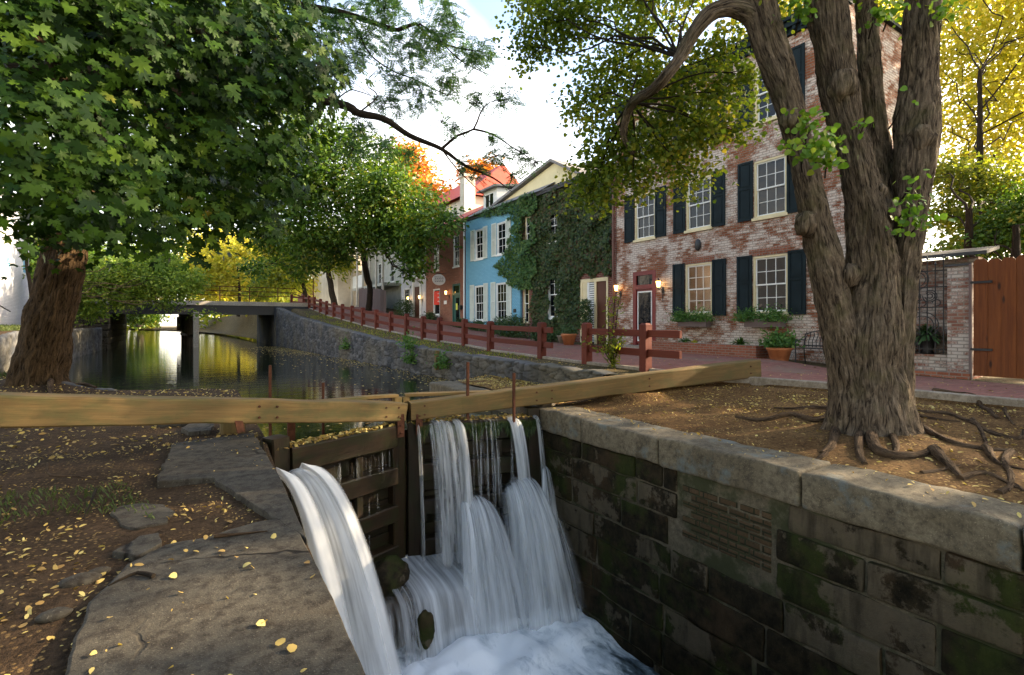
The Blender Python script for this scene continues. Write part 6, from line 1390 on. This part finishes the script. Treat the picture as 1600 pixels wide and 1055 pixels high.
crown('crown', rb, 42000, .15, QUAD, M['midgreen'], rt, per=12, spread=.45, lo=.2, up=.9, outw=.4, rnd=.7)
t = thing('slim_tree', 'slim dark leaning trunk before the balcony house', 'tree', (12.6, 53, 2.9)); mb = MB(); a = P(524,482,51); b = P(513,425,51); mb.tube(wiggle((a[0],a[1],2.9), b, 8, .05), np.linspace(.32,.22,9), 14, bark=.03)
sb = pxblobs([(500,395,51,24),(530,410,51,22),(470,385,51,26),(440,410,52,22),(515,370,51,26)]); limbs(mb, b, sb, .2, .05, 6, .1, 1, .2); mb.build('trunk', M['bark_dark'], t)
crown('crown', sb, 6000, .2, QUAD, M['yellowgreen'], t, per=10, spread=.6, lo=.2)

# ------------------------------------------------------------------ trees behind and around
def bgtree(name, label, base, h, blobs, n, size, mat, r=.3, lean=(0,0), spread=.6, bark='bark_dark', per=10, lo=.25):
    t = thing(name, label, 'tree', base); mb = MB(); b = np.array(base, float); tp = b+np.array((lean[0], lean[1], h))
    p, rr = spline([b-(0,0,.3), b+(tp-b)*.33+(.15,0,0), b+(tp-b)*.66, tp], [r*1.15, r*.9, r*.7, r*.4], .3); mb.tube(p, rr, 16, bark=.03)
    limbs(mb, lambda c: p[min(len(p)-1, max(int(len(p)*.4), int(len(p)*np.clip((c[2]-b[2])/max(h,1)*.7, .3, 1))-1))], blobs, r*.25, .012, 7, .2, 2, .3); mb.build('trunk', M[bark], t)
    crown('crown', blobs, n, size, QUAD, M[mat], t, per=per, spread=spread, lo=lo, up=.6, outw=.5, rnd=.8); return t
# yellow garden trees behind the wall
bgtree('garden_tree', 'tall yellow-leaved tree glowing in the sun at the right edge', (26,7,.3), 11, pxblobs([(1500,50,24,70),(1580,110,24,80),(1520,170,24,60),(1470,110,24,36),(1600,30,24,70),(1570,220,24,60),(1500,260,24,42),(1660,150,24,100),(1700,0,24,110),(1560,-60,24,110),(1450,20,25,40),(1470,190,24,24)])+[(np.array((26,2,14)),3.5),(np.array((27,-2,13)),3.5)], 36000, .13, 'yellow', .13, per=9, spread=.5)
bgtree('garden_tree', 'darker olive tree low behind the garden wall', (22,6.2,.3), 5, pxblobs([(1480,330,20,32),(1540,330,20,42),(1590,300,20,44),(1520,280,20,36),(1500,380,19,20),(1560,385,19,26),(1640,330,20,60),(1590,370,19,30),(1470,270,20,22)]), 16000, .09, 'yellowgreen', .2, per=9, spread=.35)
bgtree('garden_tree', 'dark green tree trunk and crown between the cedar fence and the sunlit tree', (20,4.6,.3), 4, pxblobs([(1560,365,17,30),(1610,330,17,44),(1530,385,17,14),(1480,395,17,10),(1650,380,17,50)]), 9000, .08, 'midgreen', .16, per=9, spread=.3)
bgtree('garden_tree', 'yellow tree top showing behind the roof of the whitewashed house', (30,14,.3), 13, pxblobs([(1190,60,34,34),(1230,30,34,40),(1340,50,34,60),(1395,60,34,50),(1400,160,34,36),(1330,150,34,30),(1290,-20,34,80),(1160,100,34,14)]), 14000, .17, 'yellow', .4, per=9, spread=.7)
# tall trees added out of view past the fence to shade the lock
for k, (x, y, h) in enumerate([(25,-6,12),(31,-12,16),(35,-3,18),(22,-14,13)]):
    bgtree('garden_tree', ['tall unseen tree added for shade beyond the cedar fence','tall unseen tree added for shade far beyond the cedar fence','tallest unseen tree added for shade behind the fence line','unseen tree added for shade at the far end of the cedar fence'][k], (x,y,.3), h*.7, [(np.array((x+rng.normal()*2.2, y+rng.normal()*2.2, h*.35+i*h*.09)), 2.6+.5*rng.random()) for i in range(8)], 3000, .22, 'yellowgreen', .35, spread=.9, per=7)
for k, (x, y, h, lb) in enumerate([(-6,-9,13,'tall unseen tree added behind the viewpoint to block low sky light'),(-13,-2,12,'unseen tree added far left of the lock to block low sky light')]):  # out of view, added to hold back low light from the open sky
    bgtree('added_shade_tree', lb, (x,y,.1), h*.5, [(np.array((x+rng.normal()*2.5, y+rng.normal()*1.5, h*.28+i*h*.085)), 3.0+.6*rng.random()) for i in range(8)], 8000, .26, 'midgreen', .35, spread=.9, per=7)
# trees past the bridge
bgtree('canal_tree', 'bright yellow tree in full sun behind the right half of the bridge', (5.5,72,2.6), 7, pxblobs([(360,420,68,34),(400,400,66,38),(330,440,68,30),(430,430,64,30),(380,450,66,24),(300,430,70,26),(350,385,70,24),(440,395,62,30),(465,440,60,20)]), 20000, .26, 'yellow', .16, per=8, spread=1.0)
bgtree('canal_tree', 'yellow-green tree behind the left half of the bridge', (-8,66,1.6), 8, pxblobs([(250,435,62,30),(200,425,60,36),(150,430,60,34),(280,445,62,22),(120,400,62,40),(220,395,64,34),(180,455,60,14),(90,430,60,34),(60,400,60,40)]), 16000, .22, 'lightgreen', .2, per=8, spread=.9)
bgtree('canal_tree', 'dark green tree by the water seen under the left span of the bridge', (-9,75,.6), 4, pxblobs([(200,490,68,13),(225,495,70,13),(245,488,72,12),(180,495,66,12),(215,480,72,14)])+[(np.array((-9,76,4)),3)], 7000, .22, 'midgreen', .3, per=8, spread=.7)
bgtree('canal_tree', 'distant pale tree closing the end of the canal', (-8,130,1), 12, pxblobs([(340,460,125,24),(240,440,125,30),(380,440,125,36),(200,440,125,40),(320,400,125,40)]), 12000, .5, 'yellow', .6, per=8, spread=2)
bgtree('canal_tree', 'green tree right of the bridge end before the cream house', (10.6,58,2.9), 4, pxblobs([(430,440,54,22),(455,430,54,20),(410,455,55,16),(470,415,54,18)]), 7000, .18, 'yellowgreen', .25, per=8, spread=.6)
n = 26000; X_ = rng.uniform(-190, 60, n); Y_ = rng.uniform(150, 200, n); hh = 13+6*np.sin(X_*.09)*np.cos(X_*.031+1)+4*np.sin(X_*.3); Z_ = rng.random(n)**.8*hh
k_ = ~((X_ > -7) & (X_ < 1)); X_, Y_, Z_ = X_[k_], Y_[k_], Z_[k_]
o = leaves('woods', np.stack([X_,Y_,Z_],1), rng.normal(size=(len(X_),3))+[0,-.6,.6], rng.normal(size=(len(X_),3)), .7+.6*rng.random(len(X_)), QUAD, M['yellowgreen'], fan=False); struct(o, 'stuff'); o['label'] = 'far-off wood closing the view beyond the bridge'; o['category'] = 'woods'
# leafy tree on the left bank reaching across the bridge
bgtree('bankside_tree', 'light green small tree on the left bank leaning over the bridge railing', (-6.0,31,1.3), 4.2, pxblobs([(130,430,30,26),(165,445,30,24),(200,430,30,26),(240,440,30,22),(275,450,30,17),(115,465,30,17),(140,485,30,12),(220,465,30,11),(190,470,30,10),(100,420,30,22),(250,415,31,22),(300,440,31,14),(262,477,30,6),(318,492,30,5)]), 26000, .10, 'lightgreen', .07, per=8, spread=.4)
bgtree('bankside_tree', 'dark tree beside the white building on the left bank', (-12,46,1.6), 7, pxblobs([(60,400,42,40),(20,390,42,40),(110,390,44,40),(90,360,44,40)]), 8000, .2, 'midgreen', .3, per=8, spread=.7)
bgtree('street_tree', 'orange sunlit tree top above the red roofs', (22,58,3), 10, pxblobs([(650,270,60,22),(640,240,60,16),(665,300,58,18),(690,310,58,16)]), 5000, .25, 'orange', .4, per=8, spread=.8)
bgtree('street_tree', 'orange and golden tree top behind the dormer', (30,48,3), 10, pxblobs([(735,272,56,12),(755,268,56,16),(745,285,55,14)]), 3000, .22, 'orange', .4, per=8, spread=.7)
# plants growing from the canal wall
for k, (x, y, zc, lb) in enumerate([(640,568,18.2,'green weed tuft growing at the waterline of the rubble wall'),(648,545,18.5,'green weed tuft growing high on the rubble wall'),(690,575,16,'green weed tuft at the near end of the rubble wall'),(560,545,25,'small weed tuft on the far part of the rubble wall')]):
    c = P(x, y, zc); c[0] = float(cxr(c[1]))-.08; t = thing('wall_weed', lb, 'plant', c); tuft('foliage', c, (.25,.4,.3), .5, 350, M['plant'], t, .05)
t = thing('timber_stake', 'short pale stake standing against the rubble wall', 'stake', (6.8,15.3,.1)); c = P(664,545,16.2); mb = MB(); mb.obox((float(cxr(c[1]))-.12,c[1],.0),(float(cxr(c[1]))-.10,c[1],.62),.12,.12, up=(0,1,0), bev=.01); mb.build('stake', M['wood_beam'], t)

# ------------------------------------------------------------------ stone slabs and litter on the left bank
def slab(label, px, z=0.012, th=.10, name='stone_slab'):
    q = [G(x, y, z) for x, y in px]; q = [np.array((a[0], a[1])) for a in q]; pts = []
    for i in range(len(q)):
        a, b = q[i], q[(i+1) % len(q)]; n = max(2, int(np.linalg.norm(b-a)/.05))
        for k in range(n):
            p = a+(b-a)*k/n; nr = .12 if abs(p[0]-float(lx(p[1]))) < .06 else 1.0; o = nr*np.array((mnoise.noise(Vector((p[0]*5,p[1]*5,0))), mnoise.noise(Vector((p[0]*5,p[1]*5,7)))))*.035+nr*np.array((mnoise.noise(Vector((p[0]*18,p[1]*18,0))), mnoise.noise(Vector((p[0]*18,p[1]*18,7)))))*.012
            pts.append(p+o)
    ar = sum(pts[i][0]*pts[(i+1)%len(pts)][1]-pts[(i+1)%len(pts)][0]*pts[i][1] for i in range(len(pts)))
    if ar < 0: pts = pts[::-1]
    c = np.mean(pts, 0); bm_v = []; n = len(pts); mb = MB(); rings = [(1.0,-th),(1.0,-.012),(.992,-.003),(.975,0)]; fr = []
    for s_, dz in rings: fr.append([(c[0]+(p[0]-c[0])*s_, c[1]+(p[1]-c[1])*s_, z+dz) for p in pts])
    vs = [v for r in fr for v in r]; fs = [(i*n+k, i*n+(k+1)%n, (i+1)*n+(k+1)%n, (i+1)*n+k) for i in range(3) for k in range(n)]
    mb.add(vs, fs, None, True); mb.add(fr[-1], [tuple(range(n))]); return tag(mb.build(name, M['slab']), label, 'stone slab')
E = lambda y: (float(lx(y))-.0, y)
def px_of(x, y, z=0):
    zc = x*SX+y*CX; r = x*CX-y*SX; return (800+800*r/zc, 505+800*(1.5-z)/zc)
edge = [px_of(float(lx(y))+.0, y) for y in (.5,1.2,1.9,2.6,3.02)]
slab('large worn concrete slab along the lock edge in the foreground', [(60,1300),(95,1060),(120,985),(150,925),(200,880),(262,850),(330,835),(400,815),(455,806)]+[px_of(float(lx(y))+.0, y) for y in (3.05,2.6,1.9,1.2,.5)], .014)
slab('flat grey slab at the head of the lock where the left gate hangs', [(243,752),(262,712),(268,692),(330,684),(395,676)]+[px_of(float(lx(y)), y) for y in (5.4,4.6,4.1,3.78)]+[(330,746)], .016)
0 and slab('narrow broken slab between the two large slabs at the lock edge', [(362,775),(380,765),(430,757)]+[px_of(float(lx(y)), y) for y in (3.62,3.4,3.12)]+[(420,801),(372,806)], .010)
slab('half-buried round slab surrounded by fallen leaves', [(176,800),(190,790),(225,786),(255,788),(274,800),(262,816),(215,824),(184,820)], -.012)
slab('small broken slab at the left edge of the foreground slab', [(180,862),(215,838),(250,832),(255,848),(215,868)], -.010)
slab('flat stone lying under the left balance beam', [(284,668),(300,660),(335,662),(330,672),(296,675)], .03)
slab('flat stone near the beam among fallen leaves', [(245,655),(290,650),(330,654),(300,660),(250,662)], .02)
for k, (x, y, r_) in enumerate([(125,903,.07),(85,955,.05),(155,888,.04)]):
    c = G(x, y, .0); boulder('stone', ['smooth bluish stone half sunk beside the foreground slab','small dark stone at the left of the foreground slab','little pebble-like stone next to the bluish stone'][k], (c[0],c[1],-.02), (r_*1.5,r_,r_*.6), M['slab'], .12, 10)['category'] = 'stone'
# fallen leaves
def inpoly(X, Y, poly):
    k = np.zeros(len(X), bool); n = len(poly)
    for i in range(n):
        (x1, y1), (x2, y2) = poly[i], poly[(i+1) % n]; c = ((y1 > Y) != (y2 > Y)) & (X < (x2-x1)*(Y-y1)/((y2-y1) or 1e-9)+x1); k ^= c
    return k
bigp = [tuple(G(x, y)[:2]) for x, y in [(60,1300),(95,1060),(120,985),(150,925),(200,880),(262,850),(330,835),(400,815),(470,806),(560,1060),(620,1300)]]
top_ = [tuple(G(x, y)[:2]) for x, y in [(243,752),(262,712),(268,692),(395,676),(440,740),(330,746)]]
def okl(X, Y):
    s = inpoly(X, Y, bigp); s2 = inpoly(X, Y, top_); pr = np.where(s, .05, np.where(s2, .10, .85))*np.clip(.40+.8*np.sin(X*3.1+Y*2+1.3*np.sin(Y*4))*np.cos(Y*3.3-X*1.6+np.sin(X*5)), .06, 1); return (X < lx(Y)-.03) & (rng.random(len(X)) < pr) & (Y > .3)
fl = lambda X, Y: np.where(inpoly(X,Y,bigp)|inpoly(X,Y,top_), .018, zl(X,Y)+.004)
p1 = scatter(16000, -5.5, 1.0, .3, 8, fl, okl, .004); o = flat_leaves('fallen_leaves', p1, .009, .036, OVAL, M['fallen'], .38, fan=False); struct(o, 'stuff'); o['label'] = 'yellow and tan fallen leaves strewn over the left bank and slabs'; o['category'] = 'fallen leaves'
p1 = scatter(300, -2.2, .75, .6, 4.5, fl, lambda X, Y: (X < lx(Y)-.05) & (rng.random(len(X)) < np.where(inpoly(X,Y,bigp), .32, .85)), .012); o = flat_leaves('fallen_leaves', p1, .022, .042, HEART, M['fallen'], .45, fan=True, cup=.35); struct(o, 'stuff'); o['label'] = 'larger curled yellow leaves on the near slab and soil'; o['category'] = 'fallen leaves'
p1 = scatter(16000, -14, 1.0, 7.5, 17, fl, lambda X, Y: (X < lx(Y)-.03) & (rng.random(len(X)) < .5), .004); o = flat_leaves('fallen_leaves', p1, .02, .05, QUAD, M['fallen'], .4, fan=False); struct(o, 'stuff'); o['label'] = 'fallen leaves around the maple and behind the left beam'; o['category'] = 'fallen leaves'
okr = lambda X, Y: (X > 5.3) & (X < kx(Y)) & (rng.random(len(X)) < .10+.80*smooth((X-6.2)/1.6)*np.clip(.35+.9*np.sin(X*2.3+Y*1.7+1.5*np.sin(Y*3.1))*np.cos(Y*2.9-X*1.1+np.sin(X*4)), .04, 1))
p1 = scatter(26000, 5.3, 11.5, -4, 7.6, lambda X, Y: np.where(X < 5.85, .02, zr(np.maximum(X,5.86), Y)), okr, .006); o = flat_leaves('fallen_leaves', p1, .010, .046, OVAL, M['fallen'], .35, fan=False); struct(o, 'stuff'); o['label'] = 'small yellow leaves scattered over the bare soil round the big tree'; o['category'] = 'fallen leaves'
p1 = scatter(9000, 6.9, 13.4, -4, 30, lambda X, Y: np.where(X > kx(Y)+.1, pz(Y)+.02, zr(X, Y)), lambda X, Y: (X > cxr(np.maximum(Y,7))+.05) & (Y > 6.5) & (rng.random(len(X)) < np.where(X > kx(Y)+.1, .10, .9)) | (Y < 6.5) & (X > kx(Y)+.1) & (rng.random(len(X)) < .22), .008); o = flat_leaves('fallen_leaves', p1, .015, .045, QUAD, M['fallen'], .35, fan=False); struct(o, 'stuff'); o['label'] = 'fallen leaves on the verge and the brick path'; o['category'] = 'fallen leaves'
p1 = scatter(3500, 5.9, 7.0, 7.6, 12, lambda X, Y: .0+.10*smooth((X-5.9)/1.1), None, .012); o = flat_leaves('fallen_leaves', p1, .015, .045, QUAD, M['fallen'], .35, fan=False); struct(o, 'stuff'); o['label'] = 'fallen leaves covering the stone quay behind the right gate'; o['category'] = 'fallen leaves'
# grass and weeds on the left bank
def grass(name, n, x0, x1, y0, y1, ok, fz, h, label, w=.012, mat='grass'):
    X = rng.uniform(x0, x1, n); Y = rng.uniform(y0, y1, n); k = ok(X, Y); X, Y = X[k], Y[k]; m = len(X); L = h*(.5+.8*rng.random(m)); Z = fz(X, Y)+L*.45
    a = rng.random(m)*6.283; T = np.stack([np.cos(a)*.45, np.sin(a)*.45, np.ones(m)], 1); N = np.stack([np.cos(a+1.2), np.sin(a+1.2), np.full(m,.3)], 1)
    o = leaves(name, np.stack([X,Y,Z],1), N, T, L*.5, DIAM*np.array([w/h*2.2,1]), M[mat], fan=False); struct(o, 'stuff'); o['label'] = label; o['category'] = 'grass'; return o
grass('grass', 13000, -5.5, -.2, 1.2, 6.2, lambda X, Y: (np.sin(X*1.7+.5)*np.cos(Y*1.5+.4)+.35*np.sin(X*5+Y*3) > .25) & ~inpoly(X,Y,bigp), zl, .06, 'patchy short green grass on the left bank')
grass('grass', 14000, -9, -3.4, 16, 34, lambda X, Y: X < lx(Y)-.35, zl, .22, 'green grass on the bank beside the white building', .03)
grass('grass', 5000, 6.8, 9, 12, 40, lambda X, Y: (X > cxr(Y)+.15) & (X < kx(Y)-.1) & (np.sin(Y*1.1)+np.sin(X*7+Y*3)*.5 > -.5), zr, .10, 'thin dry grass on the verge above the canal wall', .02, 'yellowgreen')
# twigs
for k, (px, lb) in enumerate([([(75,725),(78,742),(120,745),(165,752),(200,760)],'long pale fallen twig lying across the grass on the left'),([(335,838),(380,834),(418,830)],'thin pale twig on the foreground slab'),([(150,765),(140,790),(130,810)],'short dark twig in the leaf litter'),([(240,900),(215,895),(190,905),(170,915)],'dark forked twig on the slab by the bluish stone')]):
    q = [G(x, y, .03) for x, y in px]; p, r = spline(q, list(np.linspace(.014,.004,len(q))), .05); mb = MB(); mb.tube(p, r, 6); tag(mb.build('twig', M['root' if k < 2 else 'bark_dark']), lb, 'twig')
